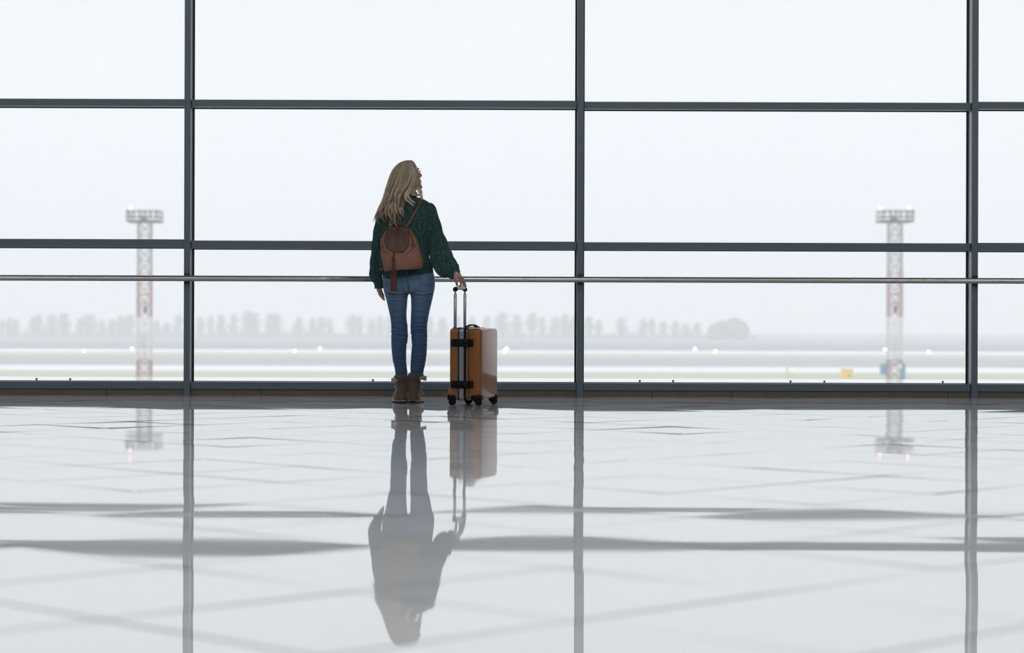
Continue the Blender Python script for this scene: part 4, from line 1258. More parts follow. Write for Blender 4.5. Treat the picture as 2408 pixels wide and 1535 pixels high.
def sleeve(pairs, offs, nrib, nv, name, fold=None, depth=.9):
    rows = []
    for (o_, i_), of in zip(pairs, offs):
        p, q = P(*i_, D0 + of), P(*o_, D0 + of)
        c = (p + q) / 2; a = (q - p) / 2
        hd_ = a.length * depth
        rows.append([*c, *a, 0, hd_, 0])
    return rows
RS = [((1003, 480), (985, 508)), ((1014, 477.5), (991, 520)), ((1023.5, 487), (999, 535)), ((1029, 503), (1003, 546)), ((1035.5, 524), (1006, 557)), ((1041.5, 545), (1008, 572)), ((1050.5, 567), (1009.5, 595)), ((1060, 590), (1013, 615)),
      ((1066.5, 606), (1022, 636)), ((1070.5, 615), (1034, 648.5)), ((1074, 618), (1045, 652.8)), ((1076.5, 622), (1053, 651.5))]
RO = [0, 0, -.005, -.015, -.03, -.045, -.07, -.11, -.15, -.18, -.205, -.22]
RC = [((1075.5, 619.5), (1052, 646)), ((1078.5, 622), (1054, 651)), ((1079.6, 627), (1057.5, 654.5)), ((1080.2, 632), (1062, 656)), ((1081.5, 637), (1065.8, 656)), ((1082.2, 640.5), (1068.3, 654.8)), ((1080.8, 640.5), (1068.6, 653.2)), ((1077.5, 635), (1066.5, 649))]
RCO = [-.212, -.222, -.230, -.236, -.241, -.244, -.244, -.236]
def sfold(u, v, V):
    g = np.clip((v - .55) / .4, 0, 1)
    return .006 * g * np.sin(2 * np.pi * (u * 5) + v * 9) * np.clip((1 - v) * 12, 0, 1) + .0022 * np.sin(v * 34 + 3 * np.cos(u * 6.28)) * np.clip(v * 3, 0, 1) * np.clip((1 - v) * 9, 0, 1)
sr = loft(sleeve(RS, RO, 0, 0, ''), 190, 44 * 6, 2.1, knit(44, .0044, length=.60, fold=sfold))
cr = loft(sleeve(RC, RCO, 0, 0, '', depth=.95), 60, 30 * 6, 2.1, knit(30, .0018, length=.12))
LS = [((895, 480), (916, 512)), ((888.5, 494), (908, 530)), ((885.5, 510), (904, 542)), ((881.5, 530), (902.5, 553)), ((877, 555), (901, 570)), ((874, 583), (899.5, 592)), ((871.6, 610), (897, 614)), ((870.6, 632), (896.5, 634)), ((871.2, 648), (897.5, 650)), ((874.5, 660), (899.5, 661)), ((880, 666), (900, 666))]
LO = [0, 0, 0, .0, .005, .012, .02, .03, .036, .04, .042]
LC = [((877, 663.5), (900, 662.5)), ((879, 666), (901.5, 665)), ((880.6, 671), (901.8, 670.5)), ((881.2, 678.5), (901.4, 677.8)), ((883, 678.8), (899.6, 678)), ((884, 673), (898, 673))]
LCO = [.041, .042, .044, .046, .046, .044]
sl = loft(sleeve(LS, LO, 0, 0, '', depth=1.35), 170, 40 * 6, 2.1, knit(40, .0044, length=.57, fold=sfold))
cl = loft(sleeve(LC, LCO, 0, 0, '', depth=1.25), 44, 28 * 6, 2.1, knit(28, .0018, length=.06))
# high collar
collar = loft([[*P(957, 470, D0 + .004), .085, 0, -.004, 0, .082, 0], [*P(957, 463, D0 + .004), .070, 0, -.004, 0, .072, 0], [*P(958, 456, D0 + .004), .064, 0, -.004, 0, .067, 0], [*P(958.5, 451, D0 + .005), .064, 0, -.004, 0, .067, 0], [*P(958.5, 449.4, D0 + .005), .059, 0, -.004, 0, .061, 0], [*P(958.5, 456, D0 + .005), .053, 0, -.004, 0, .056, 0]], 40, 36 * 6, 2.0, knit(36, .0018, length=.1), cap=False)
torso_bv = BVHTree.FromPolygons([tuple(p) for p in np.vstack([torso[0], sr[0] if False else torso[0][:0]])], [tuple(int(i) for i in f) for f in torso[1]])
V, Q = merge([torso, sr, cr, sl, cl, collar])
sme = np_mesh('sweater', V, Q)
yr = []
for part, n_rib, nv_, ns_, ln in ((torso, 98, 190, 588, .62), (sr, 44, 190, 264, .6), (cr, 30, 60, 180, .12), (sl, 40, 170, 240, .57), (cl, 28, 44, 168, .06), (collar, 36, 40, 216, .1)):
    uu = np.floor(np.linspace(0, 1, ns_, endpoint=False) * n_rib * 2).astype(int)[None, :]
    vv = np.floor(np.linspace(0, 1, nv_) * ln / .0055).astype(int)[:, None]
    hsh = np.sin(uu * 12.9898 + vv * 78.233 + n_rib) * 43758.5453; hsh = hsh - np.floor(hsh)
    big = .5 + .5 * np.sin(uu * .9 + vv * .35 + 1.7 * np.sin(vv * .21))
    a_ = np.clip((hsh - .3) * 1.0, 0, .7) * (.45 + .55 * big)
    a_ = a_.ravel(); yr.append(np.concatenate([a_, np.zeros(len(part[0]) - len(a_))]))
at = sme.attributes.new('yarn', 'FLOAT', 'POINT'); at.data.foreach_set('value', np.concatenate(yr).astype(np.float32))
sweater = link_mesh('sweater', sme, 'sweater', person)
# shoulder seam where the dropped sleeve is set in, and the ribbed hem line
mb = MB()
mb.tube([ray_y(torso_bv, x, y, default=P(x, y, D0 - .1)) + Vector((0, .004, 0)) for x, y in ((990, 523), (1000, 519), (1010, 516), (1020, 512.5))], [.002, .0035, .0035, .002], 8)
# ---- boots
def boot(sgn, X0, heelY, toe_off, cuffY, cuffL, cuffR, shaftL, shaftR, ankL, ankR, soleL, soleR, soleT):
    """X in photo pixels at the heel; the toe points away from the camera and outwards"""
    out = Vector((sgn * math.sin(R(9)), math.cos(R(9)), 0)); lat = Vector((out.y, -out.x, 0))
    hb = P((soleL + soleR) / 2 - sgn * 2.0, 946, D0 - .02); hc = Vector((hb.x, D0 - .005, 0))
    Hh = H - (0) 
    def at(f, s, z): return hc + out * f + lat * s + Vector((0, 0, z))
    zof = lambda Y: P(X0, Y, D0).z
    rows = []
    zc, zs_ = zof(cuffY + 7), zof(905)
    for (Xl, Xr, Y, off, hd_) in ((cuffL + 7, cuffR - 5, cuffY + 2, 0, .058), (shaftL - .5, shaftR + .5, cuffY + 10, 0, .058), (shaftL, shaftR, 905, 0, .058), (shaftL + .5, shaftR - .5, 915, .0, .060), (ankL + 3, ankR - 2.5, 924, .006, .068), (ankL, ankR - .5, 934, .012, .078), (ankL - .5, ankR, 940, .012, .08)):
        rows.append(rp(Xl, Xr, Y, off, hd_))
    A_ = loft(rows, 34, 36, 2.2)
    B_ = loft([[*at(.02, 0, .058), *(lat * .040), 0, 0, .040], [*at(.07, 0, .060), *(lat * .042), 0, 0, .046], [*at(.12, 0, .050), *(lat * .044), 0, 0, .036], [*at(.17, .0, .044), *(lat * .041), 0, 0, .028], [*at(.205, 0, .040), *(lat * .026), 0, 0, .018]], 26, 28, 2.3)
    V, Q = merge([A_, B_])
    me = remesh(V, Q, .0035, 4); me.name = 'boot'
    # cut off what reaches into the sole
    co = verts_of(me); co[:, 2] = np.maximum(co[:, 2], .018)
    # soft folds of the suede around the ankle
    nn = np.empty(len(co) * 3, np.float32); me.vertex_normals.foreach_get('vector', nn); nn = nn.reshape(-1, 3)
    d = .0022 * np.sin(co[:, 2] * 190 + 2.2 * np.sin(co[:, 0] * 60)) * np.exp(-((co[:, 2] - .105) / .035) ** 2)
    co += nn * d[:, None]
    me.vertices.foreach_set('co', co.astype(np.float32).ravel()); me.update()
    b = link_mesh('boot', me, 'boot', person)
    bv = bvh_of(b.data)
    # sole: cream rubber with a dark tread under it
    def outline(f, grow):
        # plan outline of the sole around the heel centre line: f in 0..1
        N = 48; pts = []
        for i in range(N):
            a = 2 * math.pi * i / N
            c_, s_ = math.cos(a), math.sin(a)
            y = .085 + c_ * (.135 + grow); wdt = .040 + .006 * math.sin(min(1, max(0, (y + .05) / .25)) * math.pi) + grow
            pts.append(at(y, s_ * wdt * (1 if abs(s_) > 0 else 1), f))
        return pts
    def slab(z0, z1, g0, g1, nm, mat, par):
        o0, o1 = outline(z0, g0), outline(z1, g1); N = len(o0)
        mb = MB(); mb.add(o0 + o1, [(i, (i + 1) % N, N + (i + 1) % N, N + i) for i in range(N)] + [tuple(range(N))[::-1], tuple(range(N, 2 * N))])
        return mb.build(nm, mat, par, bevel=.002)
    so = slab(.008, .037, .007, .005, 'sole', 'sole', b)
    slab(0, .0085, .005, .006, 'tread', 'rubber', so)
    # dark heel notch in the back of the sole
    hk = MB(); N = 20
    q0 = [at(-.0575, math.cos(math.pi * i / N) * .026, .002 + math.sin(math.pi * i / N) * (.014 if sgn > 0 else .010)) for i in range(N + 1)]
    q1 = [v + out * .02 for v in q0]
    hk.add(q0 + q1, [tuple(range(N + 1))] + [(i, i + 1, N + 2 + i, N + 1 + i) for i in range(N)] + [tuple(range(N + 1, 2 * N + 2))[::-1]])
    hk.build('heel_insert', 'rubber', so)
    # turned down fleece cuff
    cz = zof(cuffY + 5)
    c0 = P((cuffL + cuffR) / 2, cuffY + 5, D0).x
    hw = (cuffR - cuffL) / 2 * D0 / F
    rows = []
    ring = []
    N = 44
    mbc = []
    for i in range(N + 1):
        a = 2 * math.pi * i / N
        # flares outwards, lower at the outer side
        ox = math.cos(a); dz = -.012 * (ox * sgn) - .004
        rx = hw - .0115 + (.004 * ox * sgn)
        ring.append(((c0 + rx * ox), D0 + .002 + .062 * math.sin(a), cz + dz))
    rad = [(.0078 + .002 * max(0, math.cos(2 * math.pi * i / N) * sgn)) * (1 + .04 * math.sin(i * 2.7)) for i in range(N + 1)]
    lowr = [(x_ + sgn * .001, y_, z_ - .011 - .004 * max(0, (x_ - c0) * sgn / hw)) for x_, y_, z_ in ring]
    MB().tube(ring, rad, 14, cap=False).tube(lowr, [q_ * .85 for q_ in rad], 14, cap=False).build('fleece_cuff', 'fleece', b, smooth=True)
    # suede outside of the collar that hides the fleece at the back
    rows = [rp(cuffL + (7 if sgn < 0 else 2), cuffR - (2 if sgn < 0 else 8), cuffY + 1, -.002, .076), rp(cuffL + (5.5 if sgn < 0 else 1), cuffR - (1 if sgn < 0 else 6.5), cuffY + 5, -.002, .080), rp(cuffL + (8 if sgn < 0 else 1), cuffR - (1 if sgn < 0 else 9.5), cuffY + 11, -.001, .076), rp(shaftL - .6, shaftR + .6, cuffY + 17, 0, .064)]
    v_, q_ = loft(rows, 20, 40, 2.2)
    link_mesh('boot_collar', np_mesh('boot_collar', v_, q_), 'boot', b)
    # laces zigzagging down the instep, showing at the outer edge
    mb = MB()
    xo = shaftL if sgn < 0 else shaftR
    ys = [903, 908, 913, 918, 923]
    pts = []
    for k, Y in enumerate(ys):
        xa = xo + sgn * (2.6 if k % 2 == 0 else .2)
        pts += [P(xa, Y, D0 + .045 + .012 * k), P(xa - sgn * 9, Y + 2.5, D0 + .062 + .014 * k)]
    mb.tube(pts, .0032, 7)
    mb.tube([P(xo + sgn * 2.2, 903, D0 + .045), P(xo + sgn * 4.2, 908, D0 + .04), P(xo + sgn * 1.6, 914, D0 + .05), P(xo + sgn * .6, 921, D0 + .06)], .0032, 7)
    mb.build('laces', 'lace', b, smooth=True)
    # pull loop and side hook
    MB().box(P(xo - sgn * 3, 904, D0 - .03), (.006, .004, .022)).build('side_hook', 'rubber', b)
    return b
boot(-1, 942, 946, 0, 881, 920.5, 961, 931.5, 960.5, 925.5, 960, 923.5, 960, 935)
boot(1, 976, 946, 0, 876.5, 958.5, 1003, 959.5, 989.5, 960, 989.5, 960, 991.5, 931)

# ---- hair
Lp = [(376, 960), (378, 950), (381, 942), (385, 935), (391, 928), (400, 921), (410, 916), (425, 910.5), (436, 907), (446, 904), (464, 900), (480, 893), (498, 885), (510, 880.5), (518, 879.5), (530, 884), (540, 900)]
Rp = [(376, 967), (379.5, 972), (385, 976), (391, 979), (400, 983.6), (410, 985), (425, 984), (436, 980), (446, 969), (452, 963), (460, 958.5), (470, 955.5), (485, 953.5), (500, 953), (515, 955), (525, 952), (540, 945)]
Lx = lambda y: np.interp(y, [p[0] for p in Lp], [p[1] for p in Lp])
Rx = lambda y: np.interp(y, [p[0] for p in Rp], [p[1] for p in Rp])
def depth_half(y): return np.interp(y, [376, 382, 392, 410, 430, 450, 480, 510, 540], [.012, .045, .080, .102, .098, .085, .060, .045, .035])
def depth_c(y): return np.interp(y, [376, 410, 440, 465, 490, 520, 540], [0, .0, -.022, -.062, -.088, -.106, -.120])
hs = np.random.default_rng(21)
NC = 64
cl_a = (np.arange(NC) + hs.uniform(0, 1, NC)) / NC; cl_ph = hs.uniform(0, 6.28, NC); cl_w = hs.uniform(38, 62, NC); cl_am = hs.uniform(.6, 1.7, NC); cl_tone = hs.uniform(.0, .95, NC); cl_end = hs.uniform(-16, 4, NC); cl_lay = hs.uniform(.45, 1.05, NC)
def end_y(a): return np.interp(a, [0, .08, .16, .3, .45, .6, .75, .9, 1], [526, 521, 514, 520, 526, 530, 532, 524, 522])
SV, SQ, ST, k0 = [], [], [], 0
def strand(pts, r0, tone):
    global k0
    pts = np.asarray(pts); n = len(pts)
    t = np.gradient(pts, axis=0); t /= np.linalg.norm(t, axis=1, keepdims=True) + 1e-9
    a = np.cross(t, [0, 1, 0]); a /= np.linalg.norm(a, axis=1, keepdims=True) + 1e-9; b = np.cross(t, a)
    rr = r0 * np.interp(np.linspace(0, 1, n), [0, .05, .75, 1], [.5, 1, .85, .12])[:, None]
    ang = np.array([0, 2.094, 4.189])
    ring = pts[:, None, :] + (a[:, None, :] * np.cos(ang)[None, :, None] + b[:, None, :] * np.sin(ang)[None, :, None]) * rr[:, None, :]
    SV.append(ring.reshape(-1, 3))
    idx = np.arange(n * 3).reshape(n, 3) + k0
    SQ.append(np.stack([idx[:-1], np.roll(idx[:-1], -1, 1), np.roll(idx[1:], -1, 1), idx[1:]], -1).reshape(-1, 4))
    ST.append(np.repeat(tone, n * 3)); k0 += n * 3
def surf(X, Y, lay, front=False):
    l, r_ = Lx(Y), Rx(Y); c = (l + r_) / 2; hw = (r_ - l) / 2 + 1e-3
    s = np.clip((X - c) / hw, -.995, .995)
    dp = depth_half(Y) * np.sqrt(1 - s * s) * lay
    return depth_c(Y) + (dp if front else -dp)
def P_arr(X, Y, off):
    D = D0 + off
    dx, dy = X - CX, Y - CY
    return np.stack([(dx + ROLL * dy) * D / F, D, H - (dy - ROLL * dx) * D / F], -1)
for i in range(3600):
    k = hs.integers(0, NC); front = hs.random() < .22
    a0 = np.clip(cl_a[k] + hs.normal(0, .05), 0.0, 1.0)
    lay = cl_lay[k] + hs.normal(0, .05)
    ye = end_y(cl_a[k]) + cl_end[k] + hs.normal(0, 3.2)
    if front: ye = ye - 8
    ac = cl_a[k]
    n = 30
    # the crown: start near the parting at the top
    ys = 376.6 + abs(hs.normal(0, 2.5))
    f = np.linspace(0, 1, n)
    Y = ys + (ye - ys) * f ** 1.5
    cling = np.interp(Y, [380, 440, 500, 530], [.15, .6, .9, .985])
    a = a0 * (1 - cling) + (ac + (a0 - ac) * .15) * cling
    # strands start at the parting and fan out quickly
    X = Lx(Y) + (Rx(Y) - Lx(Y)) * (.015 + .97 * a)
    amp = np.interp(Y, [400, 440, 470, 505, 530], [0, .5, 1.6, 4.0, 5.2]) * cl_am[k]
    X = X + amp * np.sin(2 * np.pi * (Y - 440) / cl_w[k] + cl_ph[k] + hs.normal(0, .18)) * np.interp(a, [0, .1, .9, 1], [.45, 1, 1, .5])
    off = surf(X, Y, min(lay, 1.06), front) + .010 * np.sin(2 * np.pi * (Y - 440) / (cl_w[k] * .9) + cl_ph[k] + 1.5) * (amp > .6) * (-1)
    if front:
        # hair in front of the left shoulder: keep it off the face on the right side
        if cl_a[k] > .55: continue
    strand(P_arr(X, Y, off), hs.uniform(.0009, .0014), np.clip(cl_tone[k] + hs.normal(0, .14) + np.interp(cl_a[k], [0, .25, .5, .8, 1], [.12, 0, -.12, -.05, .15]), 0, 1) * np.interp(Y.mean(), [0, 1], [1, 1]))
# locks on the right that fall from the temple past the cheek and curl over the shoulder
for j in range(16):
    paths = [[(972, 381), (982, 397), (986, 412), (984.5, 428), (981, 440), (985, 452), (990.5, 460), (992, 469)],
             [(970, 380), (981, 396), (985.5, 412), (983, 430), (977, 442), (972, 452), (979, 458), (989, 459)],
             [(970, 381), (979, 396), (984, 412), (982, 430), (975, 442), (967, 452), (972, 458), (984, 456)],
             [(972, 382), (981, 398), (985, 414), (985, 432), (986, 444), (990, 452), (989, 462), (994, 468)],
             [(966, 382), (975, 400), (977, 420), (972, 438), (965, 448), (960, 458), (966, 470), (976, 477)],
             [(964, 382), (972, 402), (972, 424), (964, 442), (956, 456), (955, 468), (964, 476), (974, 484)]]
    pth = paths[j % 6]; w_ = hs.normal(0, 1.6); tn = hs.uniform(.5, 1.0)
    for q in range(34):
        sp = hs.normal(0, 1.0, 2)
        T = interp([[x, y, 0] for x, y in pth], 26)
        f = np.linspace(0, 1, 26)
        spread = np.interp(f, [0, .2, .6, 1], [.6, 2.6, 1.6, .8])
        X = T[:, 0] + (w_ * .6 + sp[0]) * spread * np.interp(f, [0, .3, 1], [1, .55, 1]); Y = T[:, 1] + sp[1] * spread * .5 + hs.normal(0, 1) * f
        X = np.where(Y < 441, np.minimum(X, Rx(Y) + .3), X)
        base = surf(np.minimum(X, Rx(Y) - .5), np.minimum(Y, 440), 1.03)
        of = np.interp(f, [0, .45, .75, 1], [0, 0, .02, .02]) + base * np.interp(f, [0, .5, 1], [1, 1, .85])
        if j % 6 >= 4: of = base - .012 * f
        strand(P_arr(X, Y, of), hs.uniform(.0008, .0012), np.clip(tn + hs.normal(0, .12), 0, 1))
# loose flyaways
for q in range(70):
    y0 = hs.uniform(440, 515); side_l = hs.random() < .7
    x0 = Lx(y0) + 1 if side_l else Rx(y0) - 2
    s_ = -1 if side_l else 1
    L_ = hs.uniform(6, 16); f = np.linspace(0, 1, 10)
    X = x0 + s_ * (hs.uniform(1, 5) * np.sin(f * 2.4)) ; Y = y0 + L_ * f
    strand(P_arr(X, Y, depth_c(Y) - .01), .00045, hs.uniform(.5, 1))
# scalp volume under the strands
rows = []
for Y in (377.5, 381, 388, 398, 412, 426, 438):
    l, r_ = Lx(Y) + 2.5, Rx(Y) - 2.5
    if Y > 400: r_ -= 1.5
    rows.append(ring_px(l, Y, r_, Y, D0, depth_half(Y) * .86, depth_c(Y) - .004))
for Y in (450, 466, 482, 494, 501):
    sh = np.interp(Y, [450, 501], [5, 24]); l, r_ = Lx(Y) + sh, Rx(Y) - sh * .6
    rows.append(ring_px(l, Y, r_, Y, D0, depth_half(Y) * np.interp(Y, [450, 501], [.62, .25]), depth_c(Y)))
hv, hq = loft(rows, 60, 40, 2.0)
# keep the volume off the face: pull the far right side in
fd = (HR @ Vector((0, 1, 0)))
rel = hv - np.array(HC); fr = rel @ np.array(fd)
lim = .035 + np.clip((rel[:, 2] - .03) / .05, 0, 1) * .05
lim = np.where(rel[:, 2] < -.14, 1, lim)
over = np.maximum(0, fr - lim)
hv = hv - over[:, None] * np.array(fd)[None]
SV.append(hv); SQ.append(hq + k0); ST.append(np.full(len(hv), .28))
hme = np_mesh('hair', np.vstack(SV), np.vstack(SQ))
at = hme.attributes.new('tone', 'FLOAT', 'POINT'); at.data.foreach_set('value', np.concatenate(ST).astype(np.float32))
hair = link_mesh('hair', hme, 'hair', person)

# ================================================================== BACKPACK
YB = -.128          # back of the sweater, relative to the person's axis
bag = empty('backpack', (P(942, 636, D0 - .18).x, D0 - .18, P(942, 636, D0).z))
tag(bag, 'small tan leather drawstring backpack with dark flap and tassels worn on the green sweater', 'backpack')
def bp(Xl, Xr, Yl, Yr, hd_, base=.138):
    return ring_px(Xl, Yl, Xr, Yr, D0, hd_, -base - hd_)
def bfold(u, v, V):
    g = np.clip((v - .38) / .5, 0, 1)
    s = np.sin(2 * np.pi * u * 13 + 1.2 * np.sin(v * 7))
    body_ = .0022 * np.sin(V[..., 0] * 70 + V[..., 2] * 55) * (1 - g)
    return .010 * g * s * np.clip((1 - v) * 14, 0.25, 1) + body_
rows = [bp(908, 986, 637, 631, .045), bp(904.5, 989.5, 638, 631.5, .055), bp(902.6, 993.0, 634, 627.5, .060), bp(901.5, 995.6, 627, 619.5, .063), bp(899.0, 994.5, 612, 611, .064), bp(897.2, 991.5, 600, 600, .064),
        bp(895.8, 987.6, 586, 586, .062), bp(895.8, 984, 572, 572, .058), bp(898.8, 979.2, 560, 560, .053), bp(904.2, 971.5, 550, 550, .046), bp(910.5, 963.5, 541, 541, .036), bp(913.5, 959.5, 535.5, 535.5, .030), bp(918, 955, 534, 534, .020)]
bv_, bq_ = loft(rows, 110, 220, 2.5, bfold)
bbv = BVHTree.FromPolygons([tuple(p) for p in bv_], [tuple(int(i) for i in f) for f in bq_])
bmain = link_mesh('bag_body', np_mesh('bag_body', bv_, bq_), 'bag_leather', bag)
# drawstring through the gathers
def hy(X, Y, off, bv=bbv, dflt=-.22):
    h = ray_y(bv, X, Y)
    if h is None: h = P(X, Y, D0 + dflt)
    return h + Vector((0, -off, 0))
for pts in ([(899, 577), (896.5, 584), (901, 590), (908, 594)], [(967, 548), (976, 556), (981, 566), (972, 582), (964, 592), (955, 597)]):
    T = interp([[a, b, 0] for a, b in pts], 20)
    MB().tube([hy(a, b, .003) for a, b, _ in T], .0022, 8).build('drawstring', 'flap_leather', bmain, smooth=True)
# flap: a thick leaf of leather lying over the front
def flap_grid():
    outl = [(909.5, 535.5), (935, 533.8), (961.6, 533.8), (963.2, 548), (963.4, 562), (962.6, 574), (959, 582), (951, 589.5), (942, 593.5), (933, 594.6), (922, 592), (911.5, 585.5), (905.2, 577), (903.4, 566), (905.2, 553)]
    T = interp([[a, b, 0] for a, b in outl + [outl[0]]], 97)[:-1, :2]
    c = np.array([934.5, 562.0]); n = len(T); V = []; rings = 14
    V1 = []
    for k in range(rings + 1):
        f = k / rings
        for p in T:
            q = c + (p - c) * f
            V1.append(q)
    return np.array(V1), n, rings
gq, n_, rg = flap_grid()
pts = [hy(a, b, 0) for a, b in gq]
# a stiff leaf rests on the highest points below it: take a smoothed, raised depth
ysm = np.array([p.y for p in pts]).reshape(rg + 1, n_)
for it in range(6):
    ysm[1:-1] = (ysm[1:-1] + ysm[:-2] + ysm[2:]) / 3
    ysm = (ysm + np.roll(ysm, 1, 1) + np.roll(ysm, -1, 1)) / 3
ysm = np.minimum(ysm, np.array([p.y for p in pts]).reshape(rg + 1, n_)) - .0035
ysm = ysm.ravel()
front = []; backv = []
for (a, b), y, i in zip(gq, ysm, range(len(ysm))):
    ring_i = i // n_
    edge = .0012 if ring_i == rg else 0
    front.append(P(a, b, y - .0022 + edge)); backv.append(P(a, b, y + .0010))
N0 = len(front); fs = []
for k in range(rg):
    for j in range(n_):
        a, b = k * n_ + j, k * n_ + (j + 1) % n_
        fs.append((a, b, b + n_, a + n_)); fs.append((N0 + a + n_, N0 + b + n_, N0 + b, N0 + a))
for j in range(n_):
    a, b = rg * n_ + j, rg * n_ + (j + 1) % n_
    fs.append((a, b, N0 + b, N0 + a))
flap = MB().add(front + backv, fs).build('flap', 'flap_leather', bag, smooth=True)
fbv = bvh_of(MB().add(front + backv, fs).build('tmp', 'flap_leather').data)
bpy.data.objects.remove(bpy.data.objects['tmp'])
T = interp([[a, b, 0] for a, b in [(908, 540), (905.8, 556), (905.6, 568), (908, 577.5), (914, 585), (924, 590.3), (933.5, 592.2), (942, 591), (950, 587), (957.5, 580.5), (960.8, 573), (961.3, 560), (961, 541)]], 70)
MB().tube([hy(a, b, .0004, fbv) for a, b, _ in T], .0006, 5).build('flap_stitching', 'tassel', flap, smooth=True)
# metal clasp and grab loop at the top
q = hy(926.5, 537.5, .006, fbv)
MB().ball(q, .0062, 14, (1, .7, .9)).build('clasp_stud', 'chrome', flap, smooth=True)
T = [hy(929, 538, .004, fbv), hy(933, 537.2, .009, fbv), hy(938, 536.2, .009, fbv), hy(942, 536.8, .004, fbv)]
MB().tube(T, [.0030, .0034, .0034, .0030], 10).build('grab_loop', 'flap_leather', flap, smooth=True)
MB().ball(hy(941.5, 536.8, .006, fbv), .0036, 10).build('clasp_stud', 'chrome', flap, smooth=True)
# tassels: cords, heads and leather fringe
def tassel(Xc0, Y0, Y1, w0, w1, n, lean=0, off=.012, seed=1):
    rr = random.Random(seed)
    base = hy((Xc0), (Y0 + Y1) / 2 - 6, 0)
    yb = min(base.y, hy(Xc0, Y0 + 4, 0).y) - off
    mb = MB(); 
    for lay in range(2):
        for i in range(n):
            f = (i + .5) / n - .5
            x0, x1 = Xc0 + f * w0, Xc0 + lean + f * w1 + rr.uniform(-.3, .3)
            p0, p1 = P(x0, Y0, yb), P((x0 + x1) / 2 + rr.uniform(-.15, .15), (Y0 + Y1) / 2, yb - .003 + lay * .004), 
            p2 = P(x1, Y1 + rr.uniform(-.7, .4), yb - .001 + rr.uniform(-.002, .002) + lay * .005)
            hwid = (w1 / n) * D0 / F * .52
            for a, b, wa, wb in ((p0, p1, hwid * .8, hwid), (p1, p2, hwid, hwid)):
                vs = []
                for q_, w_ in ((a, wa), (b, wb)):
                    for sx_ in (-1, 1):
                        for sy in (-1, 1): vs.append(q_ + Vector((sx_ * w_, sy * .0007 + (i % 2) * .0012, 0)))
                mb.add(vs, [(0, 1, 3, 2), (4, 6, 7, 5), (0, 4, 5, 1), (2, 3, 7, 6), (0, 2, 6, 4), (1, 5, 7, 3)])
    t_ = mb.build('tassel', 'tassel', bag)
    c = P(Xc0, Y0, yb + .001)
    MB().tube([c + Vector((0, 0, .010)), c + Vector((0, 0, .006)), c - Vector((0, 0, .004))], [w0 * .3 * D0 / F, w0 * .52 * D0 / F, w0 * .54 * D0 / F], 14).build('tassel_head', 'flap_leather', t_, smooth=True)
    return yb
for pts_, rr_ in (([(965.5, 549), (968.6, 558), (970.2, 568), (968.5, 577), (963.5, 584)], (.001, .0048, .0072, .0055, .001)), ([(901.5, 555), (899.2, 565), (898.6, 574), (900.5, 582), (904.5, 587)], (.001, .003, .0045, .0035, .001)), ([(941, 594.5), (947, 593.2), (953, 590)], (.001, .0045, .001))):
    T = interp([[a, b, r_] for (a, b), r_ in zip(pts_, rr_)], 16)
    MB().tube([hy(a, b, -.001) for a, b, _ in T], [max(.0005, t_[2]) for t_ in T], 10).build('recess_shade', 'flap_leather', bmain, smooth=True)  # dark tubes put in for the shade in the recesses around the flap
y1 = tassel(924.8, 609, 640, 7.2, 9.0, 6, lean=.2, off=.009, seed=2)
y2 = tassel(925.6, 633, 684, 13.0, 17.0, 10, lean=.2, off=.016, seed=4)
for dx_ in (-1.6, 1.8):
    MB().tube([hy(928 + dx_, 589, -.002), hy(926.5 + dx_, 596, .004), P(925 + dx_ * .5, 606, y1)], .0021, 8).build('drawstring', 'tassel', bmain, smooth=True)
MB().tube([P(925, 612, y1 - .002), P(925.2, 624, y2), P(925.5, 631, y2)], .0022, 8).build('drawstring', 'tassel', bmain, smooth=True)

# straps: ribbon along points, flat side against the back
def ribbon(pts, nrm, wid, th, name, mat, par):
    pts = interp([[*p] for p in pts], 60); nr_ = interp([[*p] for p in nrm], 60)
    V_ = []; 
    t = np.gradient(pts, axis=0); t /= np.linalg.norm(t, axis=1, keepdims=True)
    nr_ -= (nr_ * t).sum(1, keepdims=True) * t; nr_ /= np.linalg.norm(nr_, axis=1, keepdims=True)
    s = np.cross(t, nr_)
    V_ = np.stack([pts + s * wid / 2, pts + s * wid * .42 + nr_ * th, pts - s * wid * .42 + nr_ * th, pts - s * wid / 2, pts - s * wid * .45 - nr_ * .0008, pts + s * wid * .45 - nr_ * .0008], 1)
    n = len(pts); idx = np.arange(n * 6).reshape(n, 6)
    Q_ = np.stack([idx[:-1], np.roll(idx[:-1], -1, 1), np.roll(idx[1:], -1, 1), idx[1:]], -1).reshape(-1, 4)
    return link_mesh(name, np_mesh(name, V_.reshape(-1, 3), Q_), mat, par)
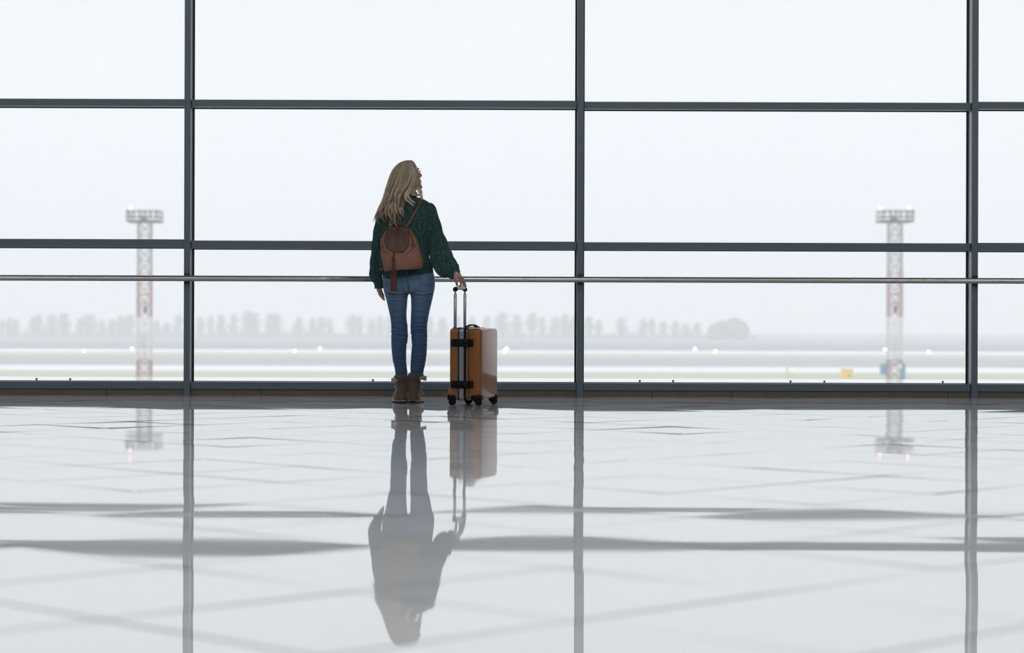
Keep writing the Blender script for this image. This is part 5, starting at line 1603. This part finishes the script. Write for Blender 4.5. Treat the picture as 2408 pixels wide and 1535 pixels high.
def strap(sgn, p_bag, p_sh, low, x_front):
    a, b = p_bag, p_sh
    pts = []; nn = []
    for f in (0, .2, .4, .6, .8, .93):
        X = a[0] + (b[0] - a[0]) * f; Y = a[1] + (b[1] - a[1]) * f
        h = ray_y(torso_bv, X, Y, default=None)
        if h is None: h = P(X, Y, D0 - .09)
        pts.append(h + Vector((0, -.006 - .012 * (f == 0), 0))); nn.append(Vector((0, -1, .25 + .5 * f)))
    top = P(b[0], b[1] - .6, D0 - .045)
    # over the shoulder, down the chest, back under the arm
    def surf_pt(z, x, front):
        o = Vector((x, D0 + (1 if front else -1) * .6, z)); h = torso_bv.ray_cast(o, Vector((0, -1 if front else 1, 0)))
        return (h[0] + Vector((0, .006 if front else -.006, 0))) if h[0] is not None else None
    # top of the shoulder from above
    for yy in (-.055, -.02, .02, .05):
        x = P(b[0] + sgn * 1.0, b[1], D0).x
        h = torso_bv.ray_cast(Vector((x, D0 + yy, 2.2)), Vector((0, 0, -1)))
        if h[0] is not None: pts.append(h[0] + Vector((0, 0, .006))); nn.append(Vector((0, yy * 6, 1)))
    for f in (.25, .45, .65, .85):
        z = pts[-1].z if False else P(0, b[1] + 110 * f, D0).z; x = P(b[0] + sgn * (4 + 14 * f), 500, D0).x
        h = surf_pt(z, x, True)
        if h is not None: pts.append(h); nn.append(Vector((0, 1, 0)))
    xs_ = P(x_front, 600, D0).x
    pts.append(Vector((xs_ + sgn * .006, D0 + .01, P(0, low - 6, D0).z))); nn.append(Vector((sgn, 0, 0)))
    pts.append(Vector((xs_ - sgn * .006, D0 - .08, P(0, low, D0).z))); nn.append(Vector((sgn * .6, -.8, 0)))
    pts.append(P(low_x[sgn], min(low + 3, 630), D0 - .150)); nn.append(Vector((0, -1, 0)))
    return ribbon(pts, nn, .0195, .0026, 'shoulder_strap', 'strap_leather', bag)
M['strap_leather'] = leather('strap_leather', (0.15, 0.06, 0.04), (0.21, 0.09, 0.058), .4)
low_x = {1: 988, -1: 905}
strap(1, (954.5, 537), (990.5, 472.5), 622, 1011)
strap(-1, (921, 537), (905, 482), 631, 893)
